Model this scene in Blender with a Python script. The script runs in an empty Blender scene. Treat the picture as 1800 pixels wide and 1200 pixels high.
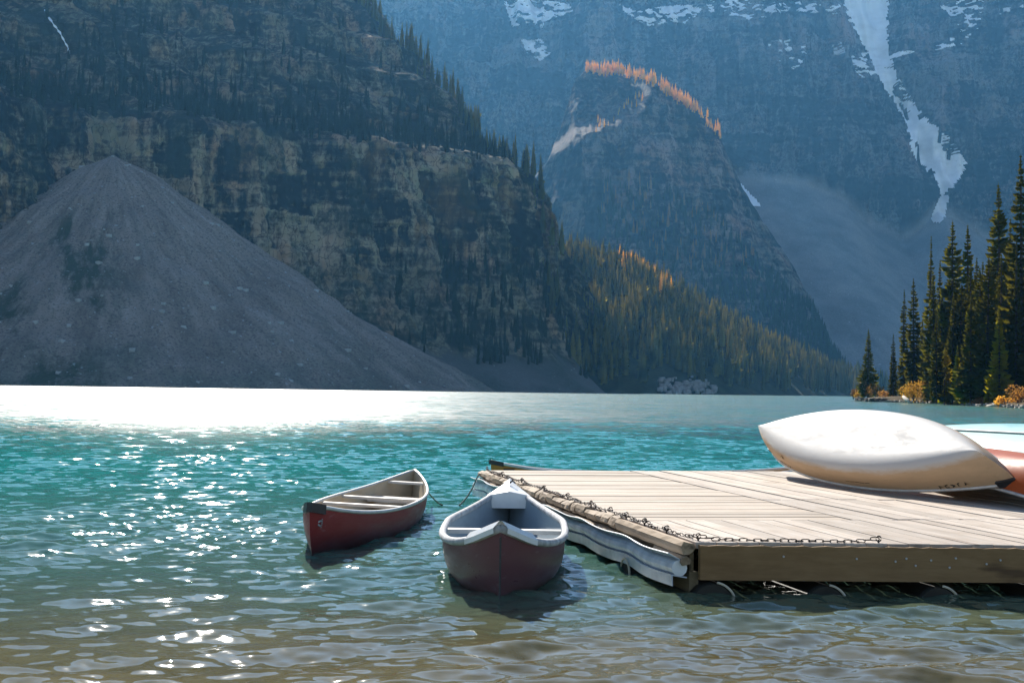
import bpy, math, random
import numpy as np
from mathutils import Matrix, Vector

# ------------------------------------------------------------------ camera, sky, sun, exposure
SC = bpy.context.scene
COL = SC.collection
F, H = 2500.0, 1.3                                  # focal length in photo pixels, eye height above the lake
uc = np.array([.0155, 1, -.0338]); uc /= np.linalg.norm(uc)
yc = np.array([0, 0, -1.]); yc = yc - (yc @ uc) * uc; yc /= np.linalg.norm(yc)
xc = np.cross(yc, uc)
RC = np.array([xc, yc, uc])                         # camera axes -> world axes
camd = bpy.data.cameras.new('camera'); cam = bpy.data.objects.new('camera', camd); COL.objects.link(cam)
mw = Matrix.Identity(4)
for i in range(3):
    for j in range(3): mw[i][j] = RC[i][j]
mw[2][3] = H
cam.matrix_world = mw
camd.sensor_width = 36; camd.lens = 36 * F / 1800; camd.clip_start = .05; camd.clip_end = 12000
SC.camera = cam

SUN_EL, SUN_AZ = 30.5, -12.4                        # degrees; azimuth from +Y towards +X
world = bpy.data.worlds.new('World'); SC.world = world; world.use_nodes = True
wn = world.node_tree
sky = wn.nodes.new('ShaderNodeTexSky'); sky.sky_type = 'NISHITA'; sky.sun_disc = False
sky.sun_elevation = math.radians(SUN_EL); sky.sun_rotation = math.radians(SUN_AZ)
sky.altitude = 1800; sky.air_density = 1.0; sky.dust_density = .35; sky.ozone_density = 1.0
bg = wn.nodes['Background']; wn.links.new(sky.outputs[0], bg.inputs[0]); bg.inputs[1].default_value = .078
sd = bpy.data.lights.new('sun', 'SUN'); sd.energy = 5.0; sd.angle = math.radians(.53); sd.color = (1, .945, .86)
sun = bpy.data.objects.new('sun', sd); COL.objects.link(sun)
az, el = math.radians(SUN_AZ), math.radians(SUN_EL)
SUNV = Vector((math.sin(az) * math.cos(el), math.cos(az) * math.cos(el), math.sin(el)))
sun.rotation_euler = SUNV.to_track_quat('Z', 'Y').to_euler(); sun.location = (0, 0, 60)
vs = SC.view_settings
vs.view_transform = 'Standard'; vs.look = 'None'; vs.gamma = 1; vs.use_curve_mapping = False
vs.exposure = 1.0
HAZE_DENSITY, HAZE_COLOR, HAZE_G = 3.7e-5, (.16, .49, .92), .5
cy = SC.cycles
cy.max_bounces = 8; cy.transparent_max_bounces = 8; cy.volume_bounces = 1; cy.diffuse_bounces = 3; cy.glossy_bounces = 3
cy.caustics_reflective = False; cy.caustics_refractive = False
cy.sample_clamp_indirect = 4; cy.use_denoising = True

rng = np.random.default_rng(7); random.seed(7)

# ------------------------------------------------------------------ geometry helpers
def ray(u, v):
    d = RC @ np.array([(u - 900) / F, -(v - 600) / F, -1.]); return d / d[1]
def atz(u, v, z):
    d = ray(u, v); return np.array([0, 0, H]) + d * (z - H) / d[2]
def atY(u, v, Y): return np.array([0, 0, H]) + ray(u, v) * Y
def proj(P):
    c = (np.asarray(P, float) - [0, 0, H]) @ RC
    return np.stack([900 + F * c[..., 0] / -c[..., 2], 600 - F * c[..., 1] / -c[..., 2]], -1)

def hsh(ix, iy, s):
    h = (ix.astype(np.int64) * 374761393 + iy.astype(np.int64) * 668265263 + s * 974634777) & 0xffffffff
    h = ((h ^ (h >> 13)) * 1274126177) & 0xffffffff
    return (h ^ (h >> 16)) & 0xffff
def pn(x, y, s=0):                                   # gradient noise, about -0.7..0.7
    x, y = np.broadcast_arrays(np.asarray(x, float), np.asarray(y, float))
    ix, iy = np.floor(x), np.floor(y); fx, fy = x - ix, y - iy
    r = 0
    wx = fx * fx * fx * (fx * (fx * 6 - 15) + 10); wy = fy * fy * fy * (fy * (fy * 6 - 15) + 10)
    for dx in (0, 1):
        for dy in (0, 1):
            a = hsh(ix + dx, iy + dy, s) * (2 * math.pi / 65536)
            g = np.cos(a) * (fx - dx) + np.sin(a) * (fy - dy)
            r = r + g * (wx if dx else 1 - wx) * (wy if dy else 1 - wy)
    return r
def fbm(x, y, o=4, s=0, gain=.5):
    r, a = 0, 1
    for k in range(o):
        r = r + a * pn(x * 2 ** k + 17.3 * k, y * 2 ** k - 9.1 * k, s + k); a *= gain
    return r
def ridged(x, y, o=3, s=0):
    r, a = 0, 1
    for k in range(o):
        r = r + a * (1 - 2.4 * abs(pn(x * 2 ** k, y * 2 ** k, s + k))); a *= .5
    return r - .9
def h01(ix, iy, s): return hsh(np.asarray(ix), np.asarray(iy), s) / 65536.
def blocks(a, z, w, s):
    # fractured rock: columns cut into blocks, each with its own set-back and its own tone
    wa = a + .28 * w * fbm(a / (1.6 * w), z / (2.2 * w), 2, s); wz = z + .15 * w * fbm(a / (2 * w), z / w, 2, s + 3)
    c1 = np.floor(wa / w + .5 * pn(wa / (4 * w), z * 0, s + 5)); r1 = np.floor(wz / (1.25 * w) + 3 * h01(c1, c1 * 0, s + 1))
    c2 = np.floor(wa / (.36 * w)); r2 = np.floor(wz / (.55 * w) + 3 * h01(c2, c2 * 0, s + 2))
    r3 = np.floor(wz / (.16 * w) + .5 * pn(wa / w, z / w, s + 6))
    off = w * (.34 * (h01(c1, r1, s) - .5) + .13 * (h01(c2, r2, s + 7) - .5) + .05 * (h01(c1, r3, s + 8) - .5))
    tone = .42 * h01(c1, r1, s + 9) + .30 * h01(c2, r2, s + 10) + .14 * h01(c1 // 3, r3, s + 11) + .14
    return off, tone
def sstep(a, b, x):
    t = np.clip((x - a) / (b - a), 0, 1); return t * t * (3 - 2 * t)

def mk(name, verts, faces, mat=None, parent=None, smooth=False, attrs=None, mats=None, midx=None):
    me = bpy.data.meshes.new(name)
    verts = np.asarray(verts, np.float32).reshape(-1, 3)
    if isinstance(faces, np.ndarray) and faces.ndim == 2:
        k = faces.shape[1]; n = len(faces)
        me.vertices.add(len(verts)); me.vertices.foreach_set('co', verts.ravel())
        me.loops.add(n * k); me.loops.foreach_set('vertex_index', faces.astype(np.int32).ravel())
        me.polygons.add(n); me.polygons.foreach_set('loop_start', np.arange(0, n * k, k, dtype=np.int32))
        me.update(calc_edges=True)
    else:
        me.from_pydata(verts.tolist(), [], [list(map(int, f)) for f in faces]); me.update()
    if attrs:
        for an, av in attrs.items():
            at = me.attributes.new(an, 'FLOAT', 'POINT'); at.data.foreach_set('value', np.asarray(av, np.float32).ravel())
    for m in (mats or ([mat] if mat else [])): me.materials.append(m)
    if midx is not None: me.polygons.foreach_set('material_index', np.asarray(midx, np.int32))
    if smooth: me.polygons.foreach_set('use_smooth', np.ones(len(me.polygons), bool))
    o = bpy.data.objects.new(name, me); COL.objects.link(o)
    if parent: o.parent = parent
    return o
def gridf(nr, nc, off=0, flip=False):
    i = np.arange(nr - 1)[:, None] * nc + np.arange(nc - 1)[None]
    q = np.stack([i, i + 1, i + nc + 1, i + nc], -1).reshape(-1, 4) + off
    return q[:, ::-1] if flip else q
class MB:                                            # collects simple solids into one mesh
    def __init__(s): s.v, s.f = [], []
    def add(s, v, f):
        o = len(s.v); s.v += [tuple(map(float, p)) for p in v]; s.f += [tuple(i + o for i in q) for q in f]
    def box(s, x0, x1, y0, y1, z0, z1):
        s.add([(x0,y0,z0),(x1,y0,z0),(x1,y1,z0),(x0,y1,z0),(x0,y0,z1),(x1,y0,z1),(x1,y1,z1),(x0,y1,z1)],
              [(0,3,2,1),(4,5,6,7),(0,1,5,4),(1,2,6,5),(2,3,7,6),(3,0,4,7)])
    def tube(s, pts, r, n=8, cap=True):
        pts = np.asarray(pts, float); k = len(pts); rr = np.broadcast_to(np.asarray(r, float), (k,))
        T = np.gradient(pts, axis=0); T /= np.linalg.norm(T, axis=1)[:, None] + 1e-12
        up = np.array([0, 0, 1.]) if abs(T[0][2]) < .9 else np.array([1., 0, 0])
        vs_ = []
        for p, t, q in zip(pts, T, rr):
            a = np.cross(t, up); a /= np.linalg.norm(a) + 1e-12; b = np.cross(a, t)
            for j in range(n):
                w = 2 * math.pi * j / n; vs_.append(p + q * (math.cos(w) * a + math.sin(w) * b))
        fs = [(i*n+j, i*n+(j+1) % n, (i+1)*n+(j+1) % n, (i+1)*n+j) for i in range(k-1) for j in range(n)]
        if cap: fs += [tuple(range(n))[::-1], tuple((k-1)*n+j for j in range(n))]
        s.add(vs_, fs)
    def build(s, name, mat, parent=None, smooth=False): return mk(name, s.v, s.f, mat, parent, smooth)

def tag(o, label=None, cat=None, group=None, kind=None):
    if label: o['label'] = label
    if cat: o['category'] = cat
    if group: o['group'] = group
    if kind: o['kind'] = kind
    return o
def empty(name, loc=(0, 0, 0), rot=None):
    o = bpy.data.objects.new(name, None); COL.objects.link(o); o.location = loc; o.empty_display_size = .2
    if rot is not None: o.rotation_euler = rot
    return o
def copyobj(o, parent=None):
    c = o.copy(); COL.objects.link(c); c.parent = parent; return c
def copytree(o):
    kids = [k for k in o.children]
    c = copyobj(o)
    for k in kids:
        d = copyobj(k, c)
        for g in k.children: copyobj(g, d)
    return c

# ------------------------------------------------------------------ material helpers
class NT:
    def __init__(s, name):
        s.m = bpy.data.materials.new(name); s.m.use_nodes = True; s.t = s.m.node_tree
        s.t.nodes.clear(); s.out = s.n('ShaderNodeOutputMaterial')
    def n(s, typ, **kw):
        nd = s.t.nodes.new(typ)
        for k, v in kw.items(): setattr(nd, k, v)
        return nd
    def lk(s, a, b):
        s.t.links.new(a, b)
    def put(s, sock, val):
        if hasattr(val, 'is_output') or isinstance(val, bpy.types.NodeSocket): s.lk(val, sock)
        else: sock.default_value = val if not (isinstance(val, tuple) and len(val) == 3 and sock.type == 'RGBA') else (*val, 1)
    def pos(s): return s.n('ShaderNodeNewGeometry').outputs['Position']
    def objc(s): return s.n('ShaderNodeTexCoord').outputs['Object']
    def scl(s, vec, x, y, z):
        nd = s.n('ShaderNodeMapping'); s.lk(vec, nd.inputs[0]); nd.inputs['Scale'].default_value = (x, y, z); return nd.outputs[0]
    def noise(s, vec, scale=1, detail=4, rough=.55, dist=0, col=False):
        nd = s.n('ShaderNodeTexNoise'); s.lk(vec, nd.inputs['Vector'])
        nd.inputs['Scale'].default_value = scale; nd.inputs['Detail'].default_value = detail
        nd.inputs['Roughness'].default_value = rough; nd.inputs['Distortion'].default_value = dist
        return nd.outputs['Color' if col else 'Fac']
    def ramp(s, fac, *stops, interp='LINEAR'):
        nd = s.n('ShaderNodeValToRGB'); cr = nd.color_ramp; cr.interpolation = interp
        while len(cr.elements) < len(stops): cr.elements.new(.5)
        for e, (p, c) in zip(cr.elements, stops):
            e.position = p; e.color = (*c, 1) if isinstance(c, tuple) else (c, c, c, 1)
        s.lk(fac, nd.inputs[0]); return nd.outputs[0]
    def mix(s, fac, a, b, blend='MIX'):
        nd = s.n('ShaderNodeMix', data_type='RGBA', blend_type=blend)
        s.put(nd.inputs[0], fac); s.put(nd.inputs[6], a); s.put(nd.inputs[7], b); return nd.outputs[2]
    def math(s, op, a, b=None, c=None):
        nd = s.n('ShaderNodeMath', operation=op); s.put(nd.inputs[0], a)
        if b is not None: s.put(nd.inputs[1], b)
        if c is not None: s.put(nd.inputs[2], c)
        return nd.outputs[0]
    def vm(s, op, a, b=None):
        nd = s.n('ShaderNodeVectorMath', operation=op); s.put(nd.inputs[0], a)
        if b is not None:
            if op == 'SCALE': s.put(nd.inputs[3], b)
            else: s.put(nd.inputs[1], b)
        return nd.outputs[0]
    def attr(s, name): return s.n('ShaderNodeAttribute', attribute_name=name).outputs['Fac']
    def sep(s, v):
        nd = s.n('ShaderNodeSeparateXYZ'); s.lk(v, nd.inputs[0]); return nd.outputs
    def comb(s, x, y, z):
        nd = s.n('ShaderNodeCombineXYZ')
        for i, q in enumerate((x, y, z)): s.put(nd.inputs[i], q)
        return nd.outputs[0]
    def bump(s, h, strength=.3, dist=.05):
        nd = s.n('ShaderNodeBump'); nd.inputs['Strength'].default_value = strength; nd.inputs['Distance'].default_value = dist
        s.lk(h, nd.inputs['Height']); return nd.outputs[0]
    def pbsdf(s, col, rough=.7, spec=.3, normal=None, **kw):
        nd = s.n('ShaderNodeBsdfPrincipled'); s.put(nd.inputs['Base Color'], col); s.put(nd.inputs['Roughness'], rough)
        nd.inputs['Specular IOR Level'].default_value = spec
        if normal is not None: s.lk(normal, nd.inputs['Normal'])
        for k, v in kw.items(): s.put(nd.inputs[k.replace('_', ' ')], v)
        return nd.outputs[0]
    def done(s, sh): s.lk(sh, s.out.inputs['Surface']); return s.m
    def rnd(s): return s.n('ShaderNodeObjectInfo').outputs['Random']

def plain(name, col, rough=.6, spec=.3, var=.25, scale=8, bump=0., metallic=0.):
    t = NT(name); c = t.objc(); n = t.noise(c, scale, 5)
    k = t.ramp(n, (.3, 1 - var), (.7, 1 + var * .6))
    colr = t.mix(1, col, k, 'MULTIPLY')
    return t.done(t.pbsdf(colr, rough, spec, t.bump(n, bump, .02) if bump else None, Metallic=metallic))

# rock of the shaded near cliff
def rock_mat(name, light, dark, ochre, veg, talus_c, talus_d, fine, strata):
    t = NT(name); p = t.pos()
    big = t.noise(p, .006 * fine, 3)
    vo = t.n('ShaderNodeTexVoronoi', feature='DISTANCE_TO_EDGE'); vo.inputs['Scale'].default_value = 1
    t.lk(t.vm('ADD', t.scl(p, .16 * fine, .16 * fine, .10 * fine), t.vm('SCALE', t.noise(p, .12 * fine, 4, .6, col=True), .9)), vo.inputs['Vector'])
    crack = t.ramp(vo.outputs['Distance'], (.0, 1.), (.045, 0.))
    streak = t.noise(t.scl(p, .15 * fine, .15 * fine, .008 * fine), 1, 6, .62)
    lay = t.noise(t.scl(p, .012 * strata, .012 * strata, .30 * strata), 1, 4, .6, .3)
    fin = t.noise(p, .25 * fine, 6, .7)
    k = t.math('ADD', t.math('MULTIPLY', streak, .42), t.math('MULTIPLY', lay, .24))
    k = t.math('ADD', k, t.math('MULTIPLY', t.attr('tone'), .34))
    k = t.math('ADD', k, t.math('MULTIPLY', t.math('SUBTRACT', fin, .5), .3))
    col = t.ramp(k, (.47, dark), (.545, tuple(.45 * a + .55 * b for a, b in zip(light, dark))), (.60, light))
    hue = t.noise(t.scl(p, .035 * fine, .035 * fine, .02 * fine), 1, 2, .5)
    col = t.mix(1, col, t.ramp(hue, (.32, (1.15, .92, .82)), (.45, (1, 1, 1)), (.55, (.80, .92, .90)), (.68, (1.12, 1.05, .86))), 'MULTIPLY')
    col = t.mix(t.ramp(t.noise(t.scl(p, .03 * fine, .03 * fine, .012 * fine), 1, 3), (.6, 0.), (.72, .8)), col, t.mix(1, ochre, t.ramp(k, (.35, .3), (.65, 1.2)), 'MULTIPLY'))
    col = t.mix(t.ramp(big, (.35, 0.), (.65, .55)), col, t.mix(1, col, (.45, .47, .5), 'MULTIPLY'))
    col = t.mix(t.math('MULTIPLY', crack, .75), col, dark)  # shade inside the cracks, put into the rock colour
    vg = t.math('MULTIPLY', t.attr('veg'), t.ramp(t.math('ADD', fin, t.math('MULTIPLY', streak, .4)), (.55, 1.), (.8, .35)))
    col = t.mix(vg, col, t.mix(fin, veg, tuple(1.7 * a for a in veg)))
    tc = t.mix(t.ramp(t.noise(p, .02 * fine, 5, .6), (.4, 0.), (.62, 1.)), talus_c, talus_d)
    tc = t.mix(t.ramp(t.noise(p, .9 * fine, 4, .7), (.3, .45), (.75, 0.)), tc, (.03, .03, .03))
    tc = t.mix(t.ramp(t.noise(p, .45 * fine, 2, .5), (.70, 0.), (.76, .9)), tc, (.42, .41, .38))
    col = t.mix(t.attr('talus'), col, tc)
    hgt = t.math('ADD', t.math('MULTIPLY', lay, .7), t.math('ADD', fin, streak))
    return t.done(t.pbsdf(col, .95, .1, t.bump(hgt, .7, 2.2 / fine)))

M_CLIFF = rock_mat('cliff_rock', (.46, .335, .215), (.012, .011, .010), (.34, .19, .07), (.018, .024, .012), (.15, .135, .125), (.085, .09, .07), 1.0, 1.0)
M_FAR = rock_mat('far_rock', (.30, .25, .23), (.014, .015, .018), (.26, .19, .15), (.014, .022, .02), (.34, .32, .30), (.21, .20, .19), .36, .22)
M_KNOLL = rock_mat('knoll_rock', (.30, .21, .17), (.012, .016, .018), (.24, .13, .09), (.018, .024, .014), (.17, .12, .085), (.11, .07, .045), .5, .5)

def hill_mat():
    t = NT('forest_floor'); p = t.pos(); n = t.noise(p, .08, 5)
    return t.done(t.pbsdf(t.ramp(n, (.35, (.018, .022, .01)), (.7, (.05, .05, .022))), .95, .05))
M_HILL = hill_mat()
def snow_mat():
    t = NT('old_snow'); p = t.pos(); n = t.noise(t.scl(p, .02, .02, .05), 1, 5, .6); f = t.noise(p, .12, 5, .7)
    c = t.mix(t.ramp(n, (.45, 0.), (.7, .6)), (.90, .91, .93), (.66, .66, .68))
    return t.done(t.pbsdf(c, .8, .2, t.bump(f, .5, 2)))
M_SNOW = snow_mat()

def leaf_mat(name, c0, c1, trans=.45, sc=1.2):
    t = NT(name); o = t.objc(); n = t.noise(o, sc, 3)
    r = t.n('ShaderNodeObjectInfo').outputs['Random']
    col = t.mix(t.ramp(n, (.35, 0.), (.65, 1.)), c0, c1)
    col = t.mix(1, col, t.ramp(r, (0., .7), (1., 1.35)), 'MULTIPLY')
    d = t.n('ShaderNodeBsdfDiffuse'); t.lk(col, d.inputs[0])
    tr = t.n('ShaderNodeBsdfTranslucent'); t.lk(t.mix(1, col, (1.5, 1.35, .6), 'MULTIPLY'), tr.inputs[0])
    mx = t.n('ShaderNodeMixShader'); mx.inputs[0].default_value = trans
    t.lk(d.outputs[0], mx.inputs[1]); t.lk(tr.outputs[0], mx.inputs[2])
    return t.done(mx.outputs[0])
M_NEEDLE = leaf_mat('spruce_needles', (.05, .056, .011), (.19, .165, .022), .5)
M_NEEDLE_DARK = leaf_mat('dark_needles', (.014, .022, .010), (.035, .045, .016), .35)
M_NEEDLE_Y = leaf_mat('young_spruce_needles', (.24, .22, .02), (.46, .36, .03), .55)
M_NEEDLE_FAR = leaf_mat('far_needles', (.035, .042, .014), (.22, .18, .04), .55, .05)
M_LARCH = leaf_mat('larch_needles', (.66, .40, .05), (.84, .56, .10), .4, .2)
M_BUSH = leaf_mat('golden_leaves', (.36, .19, .04), (.55, .33, .10), .5)
M_BUSH_R = leaf_mat('russet_leaves', (.20, .10, .04), (.36, .20, .10), .5)
M_BARK = plain('bark', (.09, .065, .05), .9, .1, .4, 3, .5)
M_DRIFT = plain('driftwood', (.42, .37, .31), .85, .15, .3, 6, .4)
M_STONE = plain('stone', (.30, .27, .24), .9, .15, .4, 1.5, .3)
M_STONE_D = plain('dark_stone', (.10, .09, .08), .9, .15, .4, 1.5, .3)
M_BANK = plain('bank_soil', (.10, .075, .04), .95, .05, .5, .6, .3)

# ------------------------------------------------------------------ lake bed and water
def bed_depth(x, y):
    s = np.maximum(y, 0)
    return -(.36 + .025 * np.clip(s - 5, -1, 7) + .16 * np.clip(s - 12, 0, 10) + .08 * np.clip(s - 22, 0, 60)) + .05 * fbm(x * .5, y * .5, 3, 4)
def lake_bed():
    xs = np.concatenate([[-4000, -1500, -400, -100], np.linspace(-30, 30, 90), [100, 400, 1500, 4000]])
    ys = np.concatenate([[-250, -100, -30], np.linspace(-5, 45, 110), [80, 200, 600, 1500, 3400, 4600]])
    X, Y = np.meshgrid(xs, ys)
    Z = bed_depth(X, Y)
    t = NT('lake_bed_mud'); p = t.pos(); n = t.noise(p, .7, 5, .6); f = t.noise(p, 6, 4, .6)
    vo = t.n('ShaderNodeTexVoronoi'); t.lk(p, vo.inputs['Vector']); vo.inputs['Scale'].default_value = 3.2
    c = t.ramp(n, (.35, (.10, .08, .035)), (.5, (.27, .185, .075)), (.68, (.42, .30, .14)))
    c = t.mix(t.ramp(vo.outputs['Distance'], (.1, .55), (.35, 0.)), c, (.40, .33, .2))
    c = t.mix(t.ramp(f, (.4, .5), (.6, 0.)), c, (.03, .03, .015))
    m = t.done(t.pbsdf(c, .9, .1))
    tag(mk('lake_bed', np.stack([X, Y, Z], -1), gridf(len(ys), len(xs)), m, smooth=True), kind='structure')
lake_bed()

WK = []
wr = np.random.default_rng(11)
for lam in np.geomspace(.07, .85, 54):
    lam *= wr.uniform(.9, 1.1); th = math.radians(90 + wr.normal(8, 38)); k = 2 * math.pi / lam
    WK.append((k * math.cos(th), k * math.sin(th), wr.uniform(0, 6.283), k, wr.uniform(.6, 1.3)))
def waves(X, Y):
    Z = np.zeros_like(X)
    wx = X + .12 * pn(X * .7, Y * .7, 91); wy = Y + .12 * pn(X * .7 + 5, Y * .7, 92)
    gain = .75 + .7 * np.clip(pn(X * .22, Y * .22, 93) + .25, -.3, .8)
    for kx, ky, ph, k, a in WK:
        s = np.sin(kx * wx + ky * wy + ph)
        Z += .0365 * a / k * (s + .25 * (1 - s * s))
    return Z * gain
def lake():
    ang = np.concatenate([np.radians([-178, -120, -80, -55, -42]), np.radians(np.linspace(-34, 34, 640)), np.radians([42, 55, 80, 120, 178])])
    r = [.3, 1.5, 3, 4.2]; rr = 4.8
    while rr < 75:
        r.append(rr); rr += max(.028, rr * rr * 4.2e-5 + rr * .0012)
    while rr < 4400: r.append(rr); rr *= 1.06
    r.append(4500)
    r = np.array(r); A, Rr = np.meshgrid(ang, r)
    X, Y = Rr * np.sin(A), Rr * np.cos(A)
    keep = Y < -240; Y = np.maximum(Y, -240)
    X = np.clip(X, -3900, 3900)
    fade = (1 - sstep(45, 75, Rr)) * sstep(3, 5, Rr)
    Z = waves(X, Y) * fade
    chop = sstep(18, 60, Rr)
    mid = sstep(7.5, 24, Rr); Yn = np.where(Y > 0, Rr, 20) + 1.1 * fbm(X / 2.5, Y / 2.5, 3, 95); deep = .70 + .28 * sstep(6, 14, Yn); near = 1 - sstep(6.4, 10.2, Yn - .10 * np.clip(X, -3, 4))
    t = NT('lake_water'); p = t.pos(); ch = t.attr('chop'); dp = t.attr('deep')
    gust = t.ramp(t.noise(t.scl(p, .012, .035, 1), 1, 4, .6), (.36, .5), (.66, 1.55))
    n1 = t.vm('SUBTRACT', t.noise(t.scl(p, 1.0, 1.3, 1), 1, 3, .6, col=True), (.5, .5, .5))
    n2 = t.vm('SUBTRACT', t.noise(t.scl(p, .28, .4, 1), 1, 3, .65, col=True), (.5, .5, .5))
    n3 = t.vm('SUBTRACT', t.noise(p, 9, 2, .5, col=True), (.5, .5, .5))
    amp = t.math('MULTIPLY', t.math('MULTIPLY', ch, gust), 1.0)
    v = t.vm('ADD', t.vm('SCALE', n1, t.math('MULTIPLY', amp, .55)), t.vm('SCALE', n2, t.math('MULTIPLY', amp, .5)))
    v = t.vm('ADD', v, t.vm('SCALE', n3, .12))
    v = t.vm('MULTIPLY', v, (1, 1, 0))
    nrm = t.vm('NORMALIZE', t.vm('ADD', t.n('ShaderNodeNewGeometry').outputs['Normal'], v))
    dt = t.n('ShaderNodeVectorMath', operation='DOT_PRODUCT'); t.lk(nrm, dt.inputs[0]); t.lk(t.n('ShaderNodeNewGeometry').outputs['Incoming'], dt.inputs[1])
    inv = t.math('SUBTRACT', 1.0, t.math('MINIMUM', t.math('ABSOLUTE', dt.outputs['Value']), 1.0))
    frs = t.math('MULTIPLY_ADD', t.math('POWER', inv, 5.0), .98, .02)          # Schlick, same from both sides
    gl = t.n('ShaderNodeBsdfGlossy'); gl.inputs['Color'].default_value = (1, 1, 1, 1)
    t.lk(nrm, gl.inputs['Normal']); t.lk(t.math('MULTIPLY_ADD', ch, .112, .04), gl.inputs['Roughness'])
    tr = t.n('ShaderNodeBsdfTransparent'); tr.inputs[0].default_value = (.84, .93, .80, 1)
    di = t.n('ShaderNodeBsdfDiffuse')
    mk_n = t.noise(p, .05, 3)
    bedc = t.mix(t.noise(p, 1.1, 4, .6), (.07, .068, .028), (.29, .225, .088))
    t.put(di.inputs[0], t.mix(t.attr('near'), t.mix(t.attr('mid'), (.08, .15, .11), t.mix(mk_n, (.006, .23, .20), (.010, .32, .27))), bedc))
    m1 = t.n('ShaderNodeMixShader'); t.lk(dp, m1.inputs[0]); t.lk(tr.outputs[0], m1.inputs[1]); t.lk(di.outputs[0], m1.inputs[2])
    m2 = t.n('ShaderNodeMixShader'); t.lk(frs, m2.inputs[0]); t.lk(m1.outputs[0], m2.inputs[1]); t.lk(gl.outputs[0], m2.inputs[2])
    m = t.done(m2.outputs[0])
    o = mk('lake_water', np.stack([X, Y, Z], -1), gridf(len(r), len(ang)), m, smooth=True, attrs={'chop': chop, 'deep': deep, 'mid': mid, 'near': near})
    tag(o, kind='structure')
lake()

# ------------------------------------------------------------------ near mountain: cliff face with scree cone
Q = np.array([66., 850.]); T1 = np.array([.793, .609]); N1 = np.array([-.609, .793])
SPD = np.array([-.4, .917]); SPN = np.array([.917, .4])       # spur direction and its right-hand normal
PD = np.array([-60, 0, 40, 58, 72, 80, 112, 122, 165, 205, 215, 250, 258, 330, 340, 430, 440, 505, 640, 800, 1000.])
PZ = np.array([-6, 0, 20, 34, 62, 76, 150, 156, 166, 180, 196, 214, 232, 262, 284, 312, 330, 372, 500, 560, 570.])  # top crest is out of view, raised to keep the face in shade
def face_xyz(a, tt):
    d = np.interp(tt, ARC, PD); z = np.interp(tt, ARC, PZ)
    cl = np.clip(np.interp(d, [35, 60, 80, 110, 130, 200, 300, 500, 640], [0, .5, 1, 1, .7, .7, .8, .9, .2]), 0, 1)
    off = cl * (26 * fbm(a / 150., z / 400., 2, 3) + 17 * ridged(a / 44., z / 420., 2, 21) + 6 * ridged(a / 17., z / 220., 2, 31)
                + 4 * ridged(a / 6.5, z / 90., 2, 41) + 1.6 * fbm(a / 9., z / 3.2, 3, 51) + 2.2 * fbm(a / 60., z / 7.5, 2, 61))
    bo, tone = blocks(a, z, 19., 400)
    off = off + cl * bo * 1.1 + (1 - cl) * (3 * fbm(a / 40., d / 40., 3, 71))
    # stepped strata
    off = off + cl * 1.7 * np.sign(np.sin(z / 5.3 + 2 * fbm(a / 90., z / 60., 2, 81))) * (.6 + .8 * pn(a / 25., z / 25., 82))
    # a gully feeds the scree cone; a buttress stands out to its side
    acone = -278.
    off = off - 30 * np.exp(-((a - acone) / 34.) ** 2) * sstep(50, 110, z) * (1 - sstep(190, 300, z)) - 14 * np.exp(-((a - acone - 60) / 60.) ** 2) * (1 - sstep(90, 150, z)) + 30 * np.exp(-((a + 400) / 60.) ** 2) * (1 - sstep(150, 240, z)) * sstep(5, 30, z)
    xy = Q + a[..., None] * T1 + (d - off)[..., None] * N1
    e = (xy - Q) @ SPN + 9 * fbm(z / 60., a / 500., 3, 5)
    z = z - 1.35 * np.maximum(e, 0) - .35 * np.clip(e + 26, 0, 26) + 2.0 * fbm(a / 14., d / 14., 3, 8) * cl
    return np.concatenate([xy, z[..., None]], -1), d, e, tone
seg = np.hypot(np.diff(PD), np.diff(PZ)); ARC = np.concatenate([[0], np.cumsum(seg)])
def face():
    tt = np.concatenate([np.linspace(0, ARC[12], 250), np.linspace(ARC[12], ARC[17], 170)[1:], np.linspace(ARC[17], ARC[-1], 25)[1:]])
    aa = np.concatenate([np.linspace(-1000, -560, 60), np.linspace(-560, 170, 720)[1:], np.linspace(170, 420, 60)[1:]])
    A, TT = np.meshgrid(aa, tt)
    P, D, E_, TN = face_xyz(A, TT)
    zc = P[..., 2]
    veg = sstep(118, 130, D) * (1 - sstep(205, 232, D)) * .95
    veg = np.maximum(veg, .85 * sstep(-.02, .25, fbm(A / 70., D / 60., 3, 14)) * sstep(205, 240, D))
    veg = np.maximum(veg, sstep(-150, 60, A) * sstep(20, 45, D) * (1 - sstep(78, 92, D)) * .9 * sstep(-.25, .15, fbm(A / 30., zc / 25., 3, 15)))
    veg = np.maximum(veg, .8 * sstep(.1, .3, fbm(A / 28., zc / 60., 3, 16)))
    out = 1 - sstep(66, 80, zc) * (1 - sstep(148, 162, zc))
    veg = np.clip(np.maximum(veg, out * (.72 + .9 * fbm(A / 55., zc / 45., 4, 17))), 0, 1)
    tal = 1 - sstep(36, 50, D + 14 * fbm(A / 20., A * 0, 3, 9))
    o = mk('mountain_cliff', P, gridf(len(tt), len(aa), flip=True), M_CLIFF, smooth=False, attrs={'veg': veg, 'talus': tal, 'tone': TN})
    tag(o, kind='structure')
    return P, D, A, E_
FP, FD, FA, FE = face()

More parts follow.
